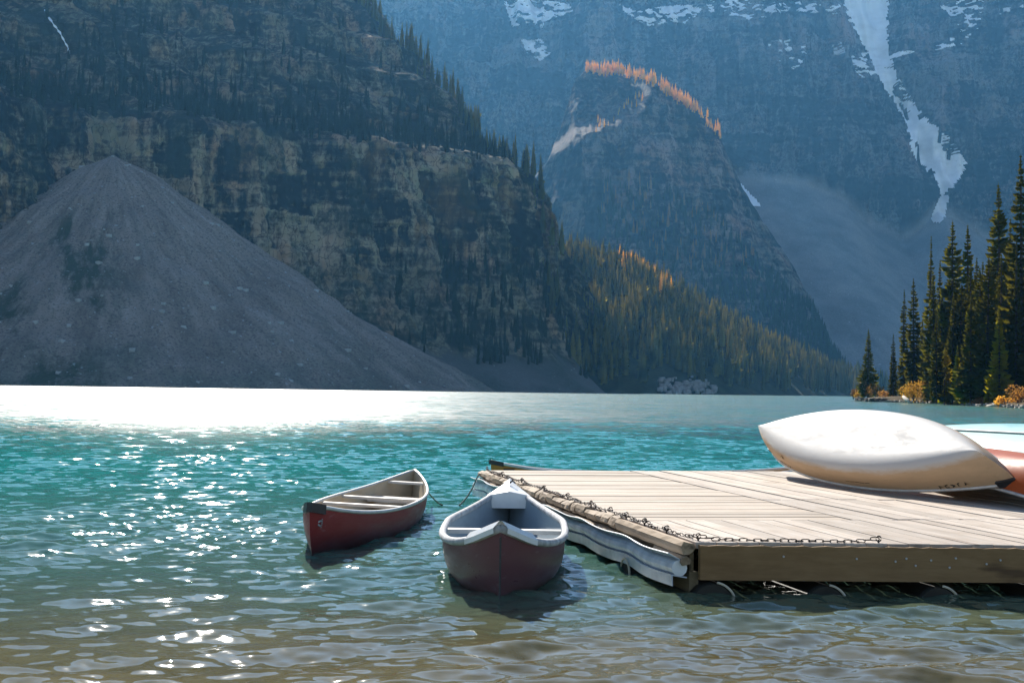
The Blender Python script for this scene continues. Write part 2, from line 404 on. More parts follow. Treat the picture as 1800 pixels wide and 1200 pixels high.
APX = np.array([-217., 765., 127.])
def cone_z(x, y):
    dx, dy = x - APX[0], y - APX[1]; r = np.hypot(dx, dy); an = np.arctan2(dx, -dy)
    z = APX[2] + 2.5 - .73 * r + .00048 * r * r - 4.5 * np.exp(-(r / 15.) ** 2)
    z = z + (1.6 * fbm(an * 9, r / 160., 3, 2) + .5 * fbm(an * 33 + r / 40., r / 45., 3, 6)) * np.clip(r / 60, 0, 1.2) + 4.5 * fbm(x / 55., y / 55., 2, 76) * np.clip(r / 60, 0, 1) + 2.4 * fbm(x / 20., y / 20., 4, 77) * np.clip(r / 30, .2, 1) - 1.5 * np.abs(pn(an * 12 + .6 * pn(r / 50., an * 3, 79), r / 240., 78)) * np.clip(r / 60, 0, 1)
    return z
def scree():
    an = np.radians(np.linspace(-105, 105, 330)); r = np.linspace(0.5, 265, 210)
    A, Rr = np.meshgrid(an, r)
    X = APX[0] + Rr * np.sin(A); Y = APX[1] - Rr * np.cos(A)
    Z = np.maximum(cone_z(X, Y), -3)
    t = NT('scree'); p = t.pos()
    at = t.attr('ang'); rd = t.attr('rad')
    lines = t.noise(t.comb(t.math('MULTIPLY', at, 11.), t.math('MULTIPLY', rd, .022), 0.), 1, 7, .72)
    c = t.ramp(lines, (.32, (.17, .125, .10)), (.5, (.28, .215, .178)), (.68, (.39, .31, .26)))
    grass = t.math('MULTIPLY', t.ramp(t.noise(t.comb(t.math('MULTIPLY', at, 7.), t.math('MULTIPLY', rd, .022), 3.), 1, 6, .7), (.47, 0.), (.58, 1.)), t.attr('green'))
    c = t.mix(grass, c, (.045, .052, .028))
    c = t.mix(t.math('MULTIPLY', t.attr('low'), t.ramp(t.noise(p, .05, 4), (.35, .1), (.65, .9))), c, (.085, .10, .07))
    fine = t.noise(p, .8, 5, .75)
    c = t.mix(t.ramp(fine, (.38, .7), (.5, 0.)), c, (.03, .03, .03))
    c = t.mix(t.ramp(t.noise(p, .5, 2, .5), (.68, 0.), (.74, .8)), c, (.40, .39, .37))
    m = t.done(t.pbsdf(c, .95, .08, t.bump(t.math('ADD', fine, lines), .6, 1.2)))
    green = np.clip(1.3 * np.exp(-((A - .10) / .24) ** 2) * sstep(45, 80, Rr) * (1 - sstep(215, 255, Rr)) + .45 * np.exp(-((A - 1.02) / .14) ** 2) * sstep(120, 170, Rr), 0, 1)
    low = sstep(150, 225, Rr)
    tag(mk('scree_cone', np.stack([X, Y, Z], -1), gridf(len(r), len(an)), m, smooth=False, attrs={'ang': A, 'rad': Rr, 'green': green, 'low': low}), kind='structure')
scree()

# ------------------------------------------------------------------ forest hill beyond the spur
HC = np.array([atY(u, v, Y) for u, v, Y in ((900, 420, 1180), (1000, 440, 1190), (1060, 462, 1200), (1110, 470, 1230), (1170, 510, 1280), (1230, 548, 1340), (1310, 592, 1420), (1400, 640, 1540), (1500, 672, 1700), (1600, 690, 1900))])
HB = np.array([atz(u, 0, 0) if 0 else (atY(u, 690, Y)[0], Y) for u, Y in ((900, 880), (1030, 890), (1090, 885), (1160, 905), (1240, 930), (1330, 1030), (1420, 1190), (1500, 1400), (1560, 1560), (1660, 1800))])
def hill_pt(s, t):                                   # s along 0..1, t: 0 water, 1 crest, >1 behind
    k = np.linspace(0, 1, 10)
    c = np.stack([np.interp(s, k, HC[:, i]) for i in range(3)], -1); b = np.stack([np.interp(s, k, HB[:, i]) for i in range(2)], -1)
    c[..., 2] -= 8                                   # crest of the ground lies under the tree tops
    xy = b + (c[..., :2] - b) * t[..., None]
    ramp_ = np.where(t < 1, np.sin(np.clip(t, 0, 1) * 1.35) / math.sin(1.35), 1 - .9 * (t - 1))
    z = c[..., 2] * ramp_ + 5 * fbm(xy[..., 0] / 45., xy[..., 1] / 60., 3, 33) * np.clip(t * 3, 0, 1) - .4
    return np.concatenate([xy, z[..., None]], -1)
def hill():
    S, T = np.meshgrid(np.linspace(0, 1, 160), np.concatenate([[-.1], np.linspace(0, 1.05, 70), [1.2, 1.6]]))
    tag(mk('forest_hill', hill_pt(S, T), gridf(73, 160, flip=True), M_HILL, smooth=True), kind='structure')
hill()

# ------------------------------------------------------------------ knoll and far mountain wall
KN = np.array([(900, 345), (935, 318), (962, 285), (984, 240), (1000, 190), (1014, 150), (1040, 123), (1100, 127), (1150, 148), (1190, 175), (1222, 196), (1262, 243), (1285, 290), (1300, 330), (1340, 392), (1380, 450), (1400, 490), (1416, 535), (1424, 580), (1426, 640), (1430, 690)], float)
KX = np.array([atY(u, v, 2300.)[0] for u, v in KN]); KZ = np.array([atY(u, v, 2300.)[2] for u, v in KN])
def knoll():
    xs = np.linspace(KX[0] - 60, KX[-1] + 4, 330); tt = np.concatenate([np.linspace(0, 1, 260), [1.04, 1.1, 1.2, 1.5, 2.2]])
    X, T = np.meshgrid(xs, tt)
    Zc = np.interp(X, KX, KZ) + 9 * fbm(X / 28., X * 0, 3, 110) - 2
    # sunlit bench, rising to the right on the upper part of the knoll
    zb = np.interp(X, [KX[3], atY(1135, 195, 2250.)[0]], [atY(1005, 262, 2230)[2], atY(1135, 200, 2250)[2]])
    fb = np.clip(zb / np.maximum(Zc, 1), .1, 1.0); on = (1 - sstep(atY(1120, 200, 2250)[0], atY(1150, 200, 2250)[0], X))
    z0 = np.where(T <= 1, T, 1 - .5 * (T - 1))
    dz = np.minimum(z0, 1)
    d = 340 * dz
    fb = fb + .02 * fbm(X / 25., X * 0, 3, 108); bench = on * (sstep(-.005, .055, dz - fb) * 85 + 95 * sstep(KX[3], KX[6], X) * np.clip((dz - fb - .05) / np.maximum(.95 - fb, .03), 0, 1))
    y = 1960 + d + bench - 20 + np.where(T > 1, (T - 1) * 500, 0) * 1
    z = Zc * z0
    st = np.clip(dz * 4, 0, 1) * np.clip((1.02 - dz) * 8, 0, 1)
    off = st * (26 * fbm(X / 120., z / 200., 3, 102) + 13 * ridged(X / 34., z / 150., 3, 103) + 4 * fbm(X / 12., z / 9., 3, 104))
    y = y - off
    z = z * (1 + bench / 2300.)
    z = z + 3 * fbm(X / 20., y / 20., 3, 105) * st
    tal = np.clip(sstep(.3, .75, on) * sstep(-.008, .004, dz - fb) * (1 - sstep(.052, .066, dz - fb)), 0, 1)
    veg = np.clip(.9 * (1 - sstep(.28, .5, dz + .25 * fbm(X / 50., z / 50., 3, 106))) + .7 * sstep(.0, .3, fbm(X / 60., z / 110., 3, 107)), 0, 1)
    bo, TN = blocks(X, z, 34., 460); y = y - st * bo
    tal = np.clip(tal * sstep(-.25, .1, fbm(X / 14., z / 9., 3, 109)), 0, 1)
    P = np.stack([X, y, z], -1)
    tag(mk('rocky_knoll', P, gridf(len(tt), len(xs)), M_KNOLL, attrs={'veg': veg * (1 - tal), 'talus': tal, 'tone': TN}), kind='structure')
    return P, tal, T
KP, KTAL, KT = knoll()

ZTu = [(600, 250), (760, 270), (850, 285), (940, 330), (1000, 330), (1100, 320), (1300, 318), (1420, 325), (1480, 352), (1530, 400), (1585, 425), (1615, 405), (1650, 372), (1690, 392), (1750, 430), (1850, 460), (2100, 440)]
ZX = np.array([atY(u, v, 3400.)[0] for u, v in ZTu]); ZZ = np.array([atY(u, v, 3400.)[2] for u, v in ZTu])
GUL = [(1522, -60, 60), (1522, 0, 42), (1530, 50, 30), (1545, 95, 20), (1562, 140, 18), (1590, 185, 18), (1612, 215, 22), (1634, 245, 34), (1650, 275, 44), (1662, 300, 36), (1664, 325, 17), (1662, 345, 9), (1655, 365, 12), (1648, 388, 12)]
def farwall():
    xs = np.concatenate([np.linspace(-3400, -560, 50), np.linspace(-560, 1560, 580)[1:], np.linspace(1560, 3800, 50)[1:]])
    n1, n2 = 90, 300
    tt = np.concatenate([np.linspace(0, 1, n1), 1 + np.linspace(0, 1, n2)[1:], 2 + np.linspace(0, 1, 20)[1:]])
    X, T = np.meshgrid(xs, tt)
    zt = np.interp(X, ZX, ZZ); dt = zt / .62
    up = np.clip(T - 1, 0, 1); hi = np.clip(T - 2, 0, 1)
    z = np.where(T <= 1, zt * T, zt + (1160 - zt) * up + 90 * hi)
    y = 3400 - dt + np.where(T <= 1, dt * T, dt + 290 * up + 330 * hi)
    cl = sstep(1.0, 1.06, T)
    stp = 16 * np.sin(z / 24. + 1.5 * fbm(X / 300., z / 200., 2, 203)) * cl
    off = cl * (75 * fbm(X / 330., z / 700., 3, 204) + 48 * ridged(X / 120., z / 420., 3, 205) + 16 * ridged(X / 36., z / 140., 3, 206) + 7 * fbm(X / 26., z / 8., 3, 207)) + stp * (.5 + fbm(X / 150., z / 90., 2, 208))
    off = off + (1 - cl) * (8 * fbm(X / 60., y / 90., 3, 209) + 14 * fbm(X / 130., y / 300., 2, 210) * T)
    y = y - off
    bo, TN = blocks(X, z, 62., 430); y = y - cl * bo * .8
    P = np.stack([X, y, z], -1)
    # recess the snow gully
    uv = proj(P); g = np.array(GUL, float)
    gu = np.interp(uv[..., 1], g[:, 1], g[:, 0]); gw = np.interp(uv[..., 1], g[:, 1], g[:, 2])
    dg = np.abs(uv[..., 0] - gu) / gw
    ky = 17; cs = np.cumsum(np.pad(P[..., 1] - P[..., 2] * .5, ((ky // 2 + 1, ky // 2), (0, 0)), mode='edge'), 0)
    sm = (cs[ky:] - cs[:-ky]) / ky + P[..., 2] * .5
    wg = np.exp(-(dg / 1.3) ** 4) * cl
    P[..., 1] = P[..., 1] * (1 - wg) + sm * wg
    P[..., 1] += 34 * np.exp(-(dg / 1.1) ** 2) * cl
    tal = 1 - cl
    veg = np.clip(.92 * (1 - sstep(.35, .72, up + .5 * fbm(X / 150., z / 110., 4, 212))) * cl + .5 * sstep(.25, .4, fbm(X / 70., y / 70., 3, 213)) * tal, 0, 1)
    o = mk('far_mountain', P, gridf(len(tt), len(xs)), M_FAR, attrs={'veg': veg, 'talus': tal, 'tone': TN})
    tag(o, kind='structure')
    uv = proj(P)
    nz = fbm(X / 24., z / 12., 3, 220); n2_ = fbm(X / 90., z / 40., 3, 221); stk = fbm(X / 10., z / 70., 3, 222)
    def snow(name, mask):
        q = gridf(len(tt), len(xs)); fm = mask.ravel()[q].mean(1) > .5
        q = q[fm]
        if not len(q): return
        idx, inv = np.unique(q, return_inverse=True)
        V = P.reshape(-1, 3)[idx] + [0, -1.5, 2.2]
        mk(name, V, inv.reshape(-1, 4), M_SNOW, o, smooth=True)['kind'] = 'structure'
    dg = (uv[..., 0] - np.interp(uv[..., 1], g[:, 1], g[:, 0])) / np.interp(uv[..., 1], g[:, 1], g[:, 2])
    v_ = uv[..., 1]; u_ = uv[..., 0]
    body = (abs(dg) < 1.0 + .25 * nz) & (v_ < 392) & (v_ > -80)
    body &= ~((v_ > 165) & (v_ < 345) & (stk > .33 + .2 * (abs(dg) < .3)))
    snow('snow_gully', body.astype(float))
    def poly(pts, amt):
        pts = np.array(pts, float); ins = np.zeros(u_.shape, bool)
        for i in range(len(pts)):
            x1, y1 = pts[i]; x2, y2 = pts[(i + 1) % len(pts)]
            if y1 == y2: continue
            ins ^= ((y1 > v_) != (y2 > v_)) & (u_ < (x2 - x1) * (v_ - y1) / (y2 - y1) + x1)
        return ins & (nz + .6 * n2_ > amt) 
    for pts, amt in ((((885, 5), (910, -5), (1000, 8), (1010, 22), (960, 40), (950, 58), (935, 40), (900, 50)), -.22),
                     (((915, 72), (950, 68), (970, 95), (950, 110), (925, 95)), -.1),
                     (((1080, 5), (1120, 22), (1180, 10), (1240, 12), (1210, 45), (1180, 40), (1140, 50), (1100, 25)), -.15),
                     (((1235, 0), (1330, 0), (1480, 10), (1470, 30), (1390, 20), (1330, 40), (1250, 30)), .12),
                     (((1495, 100), (1530, 92), (1540, 130), (1520, 142), (1500, 128)), -.05),
                     (((1555, 98), (1605, 88), (1610, 94), (1565, 106)), -.3),
                     (((1620, 85), (1690, 60), (1650, 10), (1660, -20), (1740, -20), (1720, 55), (1690, 80), (1640, 92)), .05),
                     (((1740, 0), (1800, -10), (1800, 20), (1750, 30)), .2),
                     (((1340, 70), (1410, 60), (1420, 95), (1400, 130), (1370, 110)), .22),
                     (((1460, 80), (1482, 72), (1486, 96), (1466, 100)), -.1),
                     (((1292, 318), (1300, 322), (1338, 362), (1336, 372), (1318, 364), (1300, 340)), -.3)):
        snow('snow_patch', poly(pts, amt).astype(float))
farwall()

# ------------------------------------------------------------------ conifers
def conifer(h, r, nw, nb, seed, droop=.35, gap=.05, detail=True, ragged=.5, one_side=0.):
    g = np.random.default_rng(seed); V, Fc = [], []
    ph = g.uniform(0, 6, 6)
    for i in range(nw):
        f = (i + g.uniform(-.3, .3)) / nw; f = min(max(f, 0), .995)
        z0 = h * (gap + (1 - gap) * f ** .92)
        prof = (1 - f) ** .78 * (.82 + .18 * math.sin(f * 17 + ph[0]) * math.sin(f * 7 + ph[1])) * min(1, .55 + f * 4)
        for b in range(nb):
            az_ = g.uniform(0, 2 * math.pi)
            ln = r * prof * g.uniform(1 - ragged, 1 + ragged * .5) + .012 * h * (1 - f)
            ln *= 1 + .22 * math.sin(az_ * 2 + ph[2] + f * 5)
            if ln < .01 * h * .4: ln = .01 * h * .4
            dr = droop * (1 - f) - .30 * f + g.normal(0, .08)
            c, s = math.cos(az_), math.sin(az_); d = np.array([c, s, 0]); n = np.array([-s, c, 0])
            o = np.array([0, 0, z0])
            mid = o + d * ln * .55 + [0, 0, -dr * ln * .45]; tip = o + d * ln + [0, 0, -dr * ln * .85 + .06 * ln]
            w = ln * g.uniform(.16, .28) + .004 * h
            k = len(V)
            V += [o, mid + n * w, tip, mid - n * w]; Fc += [(k, k + 1, k + 2), (k, k + 2, k + 3)]
            hg = ln * g.uniform(.18, .34) + .006 * h
            if detail:
                q = o + d * ln * .8 + [0, 0, -dr * ln * .68]
                V += [o + d * ln * .2, mid + [0, 0, -hg], q + [0, 0, -hg * .8], mid + n * w * .8 + [0, 0, -hg * .5], mid - n * w * .8 + [0, 0, -hg * .55], o + d * ln * .35 - [0, 0, hg * .6]]
                Fc += [(k, k + 5, k + 2), (k + 4, k + 6, k + 2), (k + 1, k + 7, k + 4), (k + 3, k + 8, k + 4), (k, k + 9, k + 5)]
            else:
                V += [mid + [0, 0, -hg]]; Fc += [(k, k + 4, k + 2)]
    k = len(V); tw = .006 * h
    V += [np.array([tw, 0, h * .93]), np.array([-tw * .5, tw, h * .93]), np.array([-tw * .5, -tw, h * .93]), np.array([0, 0, h])]
    Fc += [(k, k + 1, k + 3), (k + 1, k + 2, k + 3), (k + 2, k, k + 3)]
    return np.array(V), np.array(Fc, np.int32)

# distant conifer meshes, shared between copies
FARV = [conifer(1, rr, 15, 5, 100 + i, detail=False) for i, rr in enumerate((.13, .15, .17, .12, .19, .14))]
for i, (V, Fc) in enumerate(FARV):
    a_ = np.linspace(0, 2 * math.pi, 8)[:-1]; k_ = len(V); rr_ = (.13, .15, .17, .12, .19, .14)[i] * .62
    core = [(rr_ * q * math.cos(w), rr_ * q * math.sin(w), z_) for z_, q in ((.05, .8), (.3, .78), (.62, .42)) for w in a_] + [(0, 0, .97)]
    cf = [(k_ + 7 * j + m, k_ + 7 * j + (m + 1) % 7, k_ + 7 * j + 7 + (m + 1) % 7) for j in (0, 1) for m in range(7)] + [(k_ + 7 * j + m, k_ + 7 * j + 7 + (m + 1) % 7, k_ + 7 * j + 7 + m) for j in (0, 1) for m in range(7)] + [(k_ + 14 + m, k_ + 14 + (m + 1) % 7, k_ + 21) for m in range(7)]
    FARV[i] = (np.concatenate([V, core]), np.concatenate([Fc, np.array(cf, np.int32)]))
FARM, LARM = [], []
for (V, Fc) in FARV:
    o = mk('conifer', V, Fc, M_NEEDLE_FAR); FARM.append(o.data); bpy.data.objects.remove(o)
    o = mk('larch', V * [1.15, 1.15, 1], Fc, M_LARCH); LARM.append(o.data); bpy.data.objects.remove(o)
def far_tree(name, data, p, h, label, cat, group):
    o = bpy.data.objects.new(name, data); COL.objects.link(o); o.location = p; s = h
    o.scale = (s * random.uniform(.85, 1.2), s * random.uniform(.85, 1.2), s); o.rotation_euler = (0, 0, random.uniform(0, 6.28))
    return tag(o, label, cat, group)
def mass(name, pts, hs, mats, sel=None):
    VV, FF, off, mi = [], [], 0, []
    for i, (p, h) in enumerate(zip(pts, hs)):
        V, Fc = FARV[i % len(FARV)]; a = random.uniform(0, 6.28); c, s = math.cos(a), math.sin(a)
        w = random.uniform(.85, 1.2)
        R_ = np.array([[c * w, -s * w, 0], [s * w, c * w, 0], [0, 0, 1]])
        VV.append(V @ R_.T * h + p); FF.append(Fc + off); off += len(V); mi.append(np.full(len(Fc), 0 if sel is None else sel[i]))
    o = mk(name, np.concatenate(VV), np.concatenate(FF), mats=mats, midx=np.concatenate(mi))
    return tag(o, kind='stuff')

# trees along the crest of the spur (individuals) and in the dark belts of the face (mass)
def spur_and_face_trees():
    uv = proj(FP)
    e = FE; d = FD
    near = np.argwhere((e > -16) & (e < 5) & (d > 60) & (d < 520) & (FP[..., 2] > 20))
    g = np.random.default_rng(5); g.shuffle(near)
    chosen, pts = [], []
    for i, j in near:
        p = FP[i, j]; u, v = uv[i, j]
        if not (600 < u < 1075 and -40 < v < 560): continue
        if any((p[0] - q[0]) ** 2 + (p[1] - q[1]) ** 2 < 4.0 ** 2 for q in pts): continue
        if fbm(p[1] / 45., p[0] / 45., 2, 44) < -.30: continue
        pts.append(p)
        if len(pts) >= 135: break
    for p in pts:
        far_tree('conifer', random.choice(FARM), p - [0, 0, .6], random.uniform(13, 27), 'slim conifer in the long line along the sunlit crest of the dark cliff', 'tree', 'conifers along the crest of the cliff')
    P2, H2 = [], []
    cand = np.argwhere((e < -6) & (((d > 114) & (d < 222)) | ((d > 30) & (d < 84) & (FA > -170)) | ((d > 230) & (d < 480))))
    g.shuffle(cand)
    for i, j in cand[:60000]:
        p = FP[i, j]; u, v = uv[i, j]; dd = d[i, j]
        if not (-120 < u < 1150): continue
        dens = .085 if 114 < dd < 222 else (.16 if dd < 90 else .02)
        if dd < 90: dens *= sstep(-170, -40, FA[i, j])
        if dd > 222: dens *= (fbm(FA[i, j] / 70., dd / 60., 3, 14) > .1)
        if fbm(p[0] / 22., p[1] / 22., 2, 45) < -.12 and dd < 100: continue
        if g.random() < dens: P2.append(p - [0, 0, .5]); H2.append(g.uniform(7, 17))
        if len(P2) > 2600: break
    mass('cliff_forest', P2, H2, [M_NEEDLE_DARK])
spur_and_face_trees()

def hill_trees():
    g = np.random.default_rng(9); P, Hh, S_ = [], [], []
    for k in range(3000):
        s, t = g.random(), g.random() ** .85
        t = t * .97 + .03
        p = hill_pt(np.array([s]), np.array([t]))[0]
        if fbm(p[0] / 38., p[1] / 60., 3, 46) < -.24 and t < .85: continue
        P.append(p - [0, 0, .4]); Hh.append(g.uniform(13, 32) * (.72 if t > .85 else 1))
    for s in np.linspace(0, 1, 400):
        for q in range(2):
            p = hill_pt(np.array([s]), np.array([g.uniform(.72, 1.02)]))[0]; u = proj(p)[0]
            if 1088 < u < 1182 and g.random() < .8: P.append(p - [0, 0, .4]); Hh.append(g.uniform(17, 29))
    P = np.array(P); Hh = np.array(Hh); uv = proj(P)
    lar = ((uv[:, 0] > 1085) & (uv[:, 0] < 1185) & (np.abs(uv[:, 1] - (484 + (uv[:, 0] - 1095) * .55)) < 30) & (g.random(len(P)) < .85))
    # the largest in view are trees of their own: those by the water and the sunlit crest
    foot = np.argsort(uv[:, 1] * -1 - Hh * .6)
    foot = [i for i in foot if 1060 < uv[i, 0] < 1500 and not lar[i]][:115]
    li = np.flatnonzero(lar)[::-1][:95]
    own = set(foot) | set(li.tolist())
    for i in foot: far_tree('conifer', random.choice(FARM), P[i], Hh[i], 'tall narrow conifer at the foot of the forest slope above the far shoreline', 'tree', 'conifers at the foot of the forest slope')
    for i in li: far_tree('larch', random.choice(LARM), P[i], Hh[i] * .95, 'orange autumn larch among dark conifers near the top of the forest slope', 'tree', 'orange larches on the forest slope')
    rest = [i for i in range(len(P)) if i not in own]
    mass('slope_forest', P[rest], Hh[rest], [M_NEEDLE_FAR])
hill_trees()

def far_woods():
    g = np.random.default_rng(21); uv = proj(KP)
    # orange larches along the knoll's crest and bench
    P, Hh = [], []
    top = np.argwhere((KT > .985) & (KT <= 1.001))
    for i, j in top:
        u, v = uv[i, j]
        if 1030 < u < 1265 and fbm(u / 14., v * 0 + 3, 2, 120) > -.22 and g.random() < (.95 if u < 1225 else .4): P.append(KP[i, j] + [g.uniform(-3, 3), g.uniform(-26, 10), g.uniform(-9, 0)]); Hh.append(g.uniform(8, 22))
    for i, j in np.argwhere(KTAL > .5):
        u, v = uv[i, j]
        if (1045 < u < 1140) and v < 268 - (u - 1000) * .48 + 8 and g.random() < .05: P.append(KP[i, j] - [0, 0, 1]); Hh.append(g.uniform(9, 17))
    mass('larch_stand', P, Hh, [M_LARCH])
    # dark woods round the foot of the knoll and along the right edge, some russet
    P, Hh, S_ = [], [], []
    cand = np.argwhere(KT < .62); g.shuffle(cand)
    for i, j in cand:
        u, v = uv[i, j]
        if u < 1050 or v > 700: continue
        edge = sstep(1330, 1400, u)
        if g.random() < .05 + .06 * edge:
            P.append(KP[i, j] - [0, 0, 1]); Hh.append(g.uniform(12, 24)); S_.append(1 if (g.random() < .25 and (v < 480 or u < 1200)) else 0)
        if len(P) > 1800: break
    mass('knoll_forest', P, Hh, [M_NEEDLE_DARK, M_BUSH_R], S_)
    # valley floor behind the head of the lake
    P = [atY(u, 690, Y) * [1, 1, 0] + [0, 0, .5 + (Y - 1650) * .035] for u, Y in zip(g.uniform(1370, 1640, 420), g.uniform(1650, 1900, 420))]
    mass('valley_forest', P, g.uniform(10, 24, len(P)), [M_NEEDLE_FAR])
    xs = np.linspace(150, 900, 30); ys = np.linspace(1600, 2100, 10); X, Y = np.meshgrid(xs, ys)
    tag(mk('valley_floor', np.stack([X, Y, (Y - 1650) * .035 + .3], -1), gridf(10, 30), M_HILL, smooth=True), kind='structure')
far_woods()

# ------------------------------------------------------------------ boulders on the scree and the far shore
def rock(g, s):
    v = np.array([(-1,-1,-1),(1,-1,-1),(1,1,-1),(-1,1,-1),(-1,-1,1),(1,-1,1),(1,1,1),(-1,1,1)], float) * g.uniform(.6, 1.1, (8, 3)) * [1, 1, .75]
    a = g.uniform(0, 6.28); c, q = math.cos(a), math.sin(a)
    v = v @ np.array([[c, q, 0], [-q, c, 0], [0, 0, 1]]) * s
    return v, np.array([(0,3,2,1),(4,5,6,7),(0,1,5,4),(1,2,6,5),(2,3,7,6),(3,0,4,7)])
def rocks(name, pts, sizes, mat, seed=3):
    g = np.random.default_rng(seed); VV, FF, off = [], [], 0
    for p, s in zip(pts, sizes):
        v, f = rock(g, s); VV.append(v + p); FF.append(f + off); off += 8
    return tag(mk(name, np.concatenate(VV), np.concatenate(FF), mat), kind='stuff')
g = np.random.default_rng(31)
pts = []
for k in range(900):
    a = math.radians(g.uniform(-80, 80)); r = 262 * g.random() ** .55
    x, y = APX[0] + r * math.sin(a), APX[1] - r * math.cos(a); z = float(cone_z(np.array(x), np.array(y)))
    if z > .3: pts.append((x, y, z))
rocks('scree_boulders', pts, 1.3 * g.random(len(pts)) ** 6 + .14, plain('pale_boulder', (.42, .40, .38), .9, .1, .3, .5))
bp = hill_pt(g.uniform(.34, .47, 110), g.uniform(.0, .10, 110) * g.uniform(.2, 1, 110))
rocks('shore_boulders', bp + [-2, -4, 1], g.uniform(.8, 2.2, len(bp)), plain('grey_boulder', (.30, .27, .25), .9, .1, .3, .5), 4)

def snow_streak():
    uv = proj(FP).reshape(-1, 2); V = FP.reshape(-1, 3); L_, R_ = [], []
    pl = np.array([(80, 18), (88, 34), (98, 48), (106, 58), (113, 72), (120, 84), (123, 96)], float); kk = np.linspace(0, 1, 7)
    for i, q in enumerate(np.linspace(0, 1, 26)):
        u, v = np.interp(q, kk, pl[:, 0]), np.interp(q, kk, pl[:, 1]); d2 = ((uv - (u, v)) ** 2).sum(1)
        c = np.flatnonzero(d2 < 30); j = c[np.argmin(V[c, 1])] if len(c) else int(np.argmin(d2))
        w = (.5 + .45 * math.sin(i * 1.7)) * (1 if q < .6 else .7) + .15
        p = np.array([*atY(u, v, V[j, 1])]) + [0, -.9, 0]; L_.append(p - [w, 0, 0]); R_.append(p + [w, 0, 0])
    P = np.array([L_, [(a + b) / 2 + [0, -.35, 0] for a, b in zip(L_, R_)], R_])
    tag(mk('snow_streak', P, gridf(3, 26), M_SNOW, smooth=True), kind='structure')
snow_streak()
for Y_ in np.arange(590, 760, 1.):
    p = atY(66, 637, Y_)
    if float(cone_z(p[0], p[1])) >= p[2]: break
bv, bf = rock(np.random.default_rng(8), 1.0)
tag(mk('boulder', bv * [1.7, 1.1, .75] + p, bf, bpy.data.materials['pale_boulder']), 'pale block of rock lying alone near the foot of the scree cone', 'boulder')

# ------------------------------------------------------------------ wooded point on the right
SH = [atz(u, v, 0)[:2] for u, v in ((1508, 704.5), (1530, 706), (1580, 707), (1640, 709), (1700, 712.5), (1760, 715), (1800, 717.5), (1900, 722), (2050, 727))]
SH = np.array(SH)
def point_land():
    k = np.linspace(0, 1, len(SH)); s = np.linspace(0, 1, 140)
    B = np.stack([np.interp(s, k, SH[:, i]) for i in range(2)], -1)
    B[:, 0] += .5 * fbm(s * 40, s * 0, 3, 300)
    t = np.array([-1.2, 0, .5, 1.2, 2.5, 5, 10, 20, 45, 90]); zz = np.array([-.5, -.05, .25, .5, .8, 1.2, 1.6, 2.2, 3, 4])
    dirv = np.array([.93, .36])
    w = sstep(0, .22, s) * .9 + .1
    P = np.zeros((len(t), len(s), 3))
    for i, (ti, zi) in enumerate(zip(t, zz)):
        P[i, :, :2] = B + dirv * ti * w[:, None]
        P[i, :, 2] = zi * (sstep(0, .22, s) * .7 + .3) + (.25 * fbm(P[i, :, 0] / 2., P[i, :, 1] / 2., 3, 301) if ti > 0 else 0)
    tag(mk('shore_bank', P, gridf(len(t), len(s)), M_BANK, smooth=False), kind='structure')
point_land()
TREEV = []
for i, (r, dr) in enumerate(((.10, .45), (.085, .5), (.115, .4), (.075, .4))):
    V, Fc = conifer(1, r, 54, 9, 500 + i, droop=dr, gap=.04)
    o = mk('crown', V, Fc, M_NEEDLE); m = o.data; bpy.data.objects.remove(o)
    o = mk('crown', V, Fc, M_NEEDLE_Y); my = o.data; bpy.data.objects.remove(o)
    TREEV.append((m, my))
tm = MB(); tm.tube([(0, 0, -.02), (0, 0, .3), (0.002, 0, .7), (0, 0, .97)], [.013, .010, .006, .002], 6)
o = tm.build('trunk', M_BARK); TRK = o.data; bpy.data.objects.remove(o)
def spruce(u, vt, vb, Y, wid, young, label, group=None, var=0):
    base = atY(u, vb, Y); top = atY(u, vt, Y); h = top[2] - base[2]
    e = empty('spruce_tree', base); e.rotation_euler = (random.uniform(-.012, .012), random.uniform(-.012, .012), random.uniform(0, 6.28))
    tag(e, label, 'tree', group)
    c = bpy.data.objects.new('crown', TREEV[var][1 if young else 0]); COL.objects.link(c); c.parent = e; c.scale = (h * wid * 1.32, h * wid * 1.32, h)
    t = bpy.data.objects.new('trunk', TRK); COL.objects.link(t); t.parent = e; t.scale = (h, h, h)
GT = 'spruces on the wooded point'
for a in ((1525, 577, 699, 318, 1.15, 0, 'dark slim spruce alone at the outer tip of the wooded point', 0),
          (1570, 585, 703, 290, .95, 0, 'short dark spruce just inside the tip of the point, edge of the stand', 1),
          (1588, 507, 704, 283, .8, 0, 'slender spruce at the outer edge of the stand, second from its end', 3),
          (1607, 487, 705, 275, .85, 0, 'spruce with olive lower branches above the golden bush, outer part of the stand', 0),
          (1634, 412, 706, 258, .62, 0, 'very thin tall spruce rising just before the large spruce pair', 3),
          (1648, 455, 706, 262, .7, 0, 'thin lower spruce tucked against the large spruce pair', 1),
          (1675, 385, 707, 244, .85, 0, 'tall spruce with sunlit yellow fringe, outer one of the large pair', 2),
          (1700, 392, 707, 240, .85, 0, 'tall dark spruce, inner one of the large pair', 0),
          (1756, 318, 708, 226, .82, 0, 'tallest full-crowned spruce standing fully inside the picture', 2),
          (1796, 268, 710, 214, .8, 0, 'great dark spruce cut by the picture edge, tallest of the point', 0),
          (1786, 405, 709, 212, .5, 0, 'thin spruce in front of the great dark spruce at the picture edge', 3)):
    spruce(*a[:7], GT, a[7])
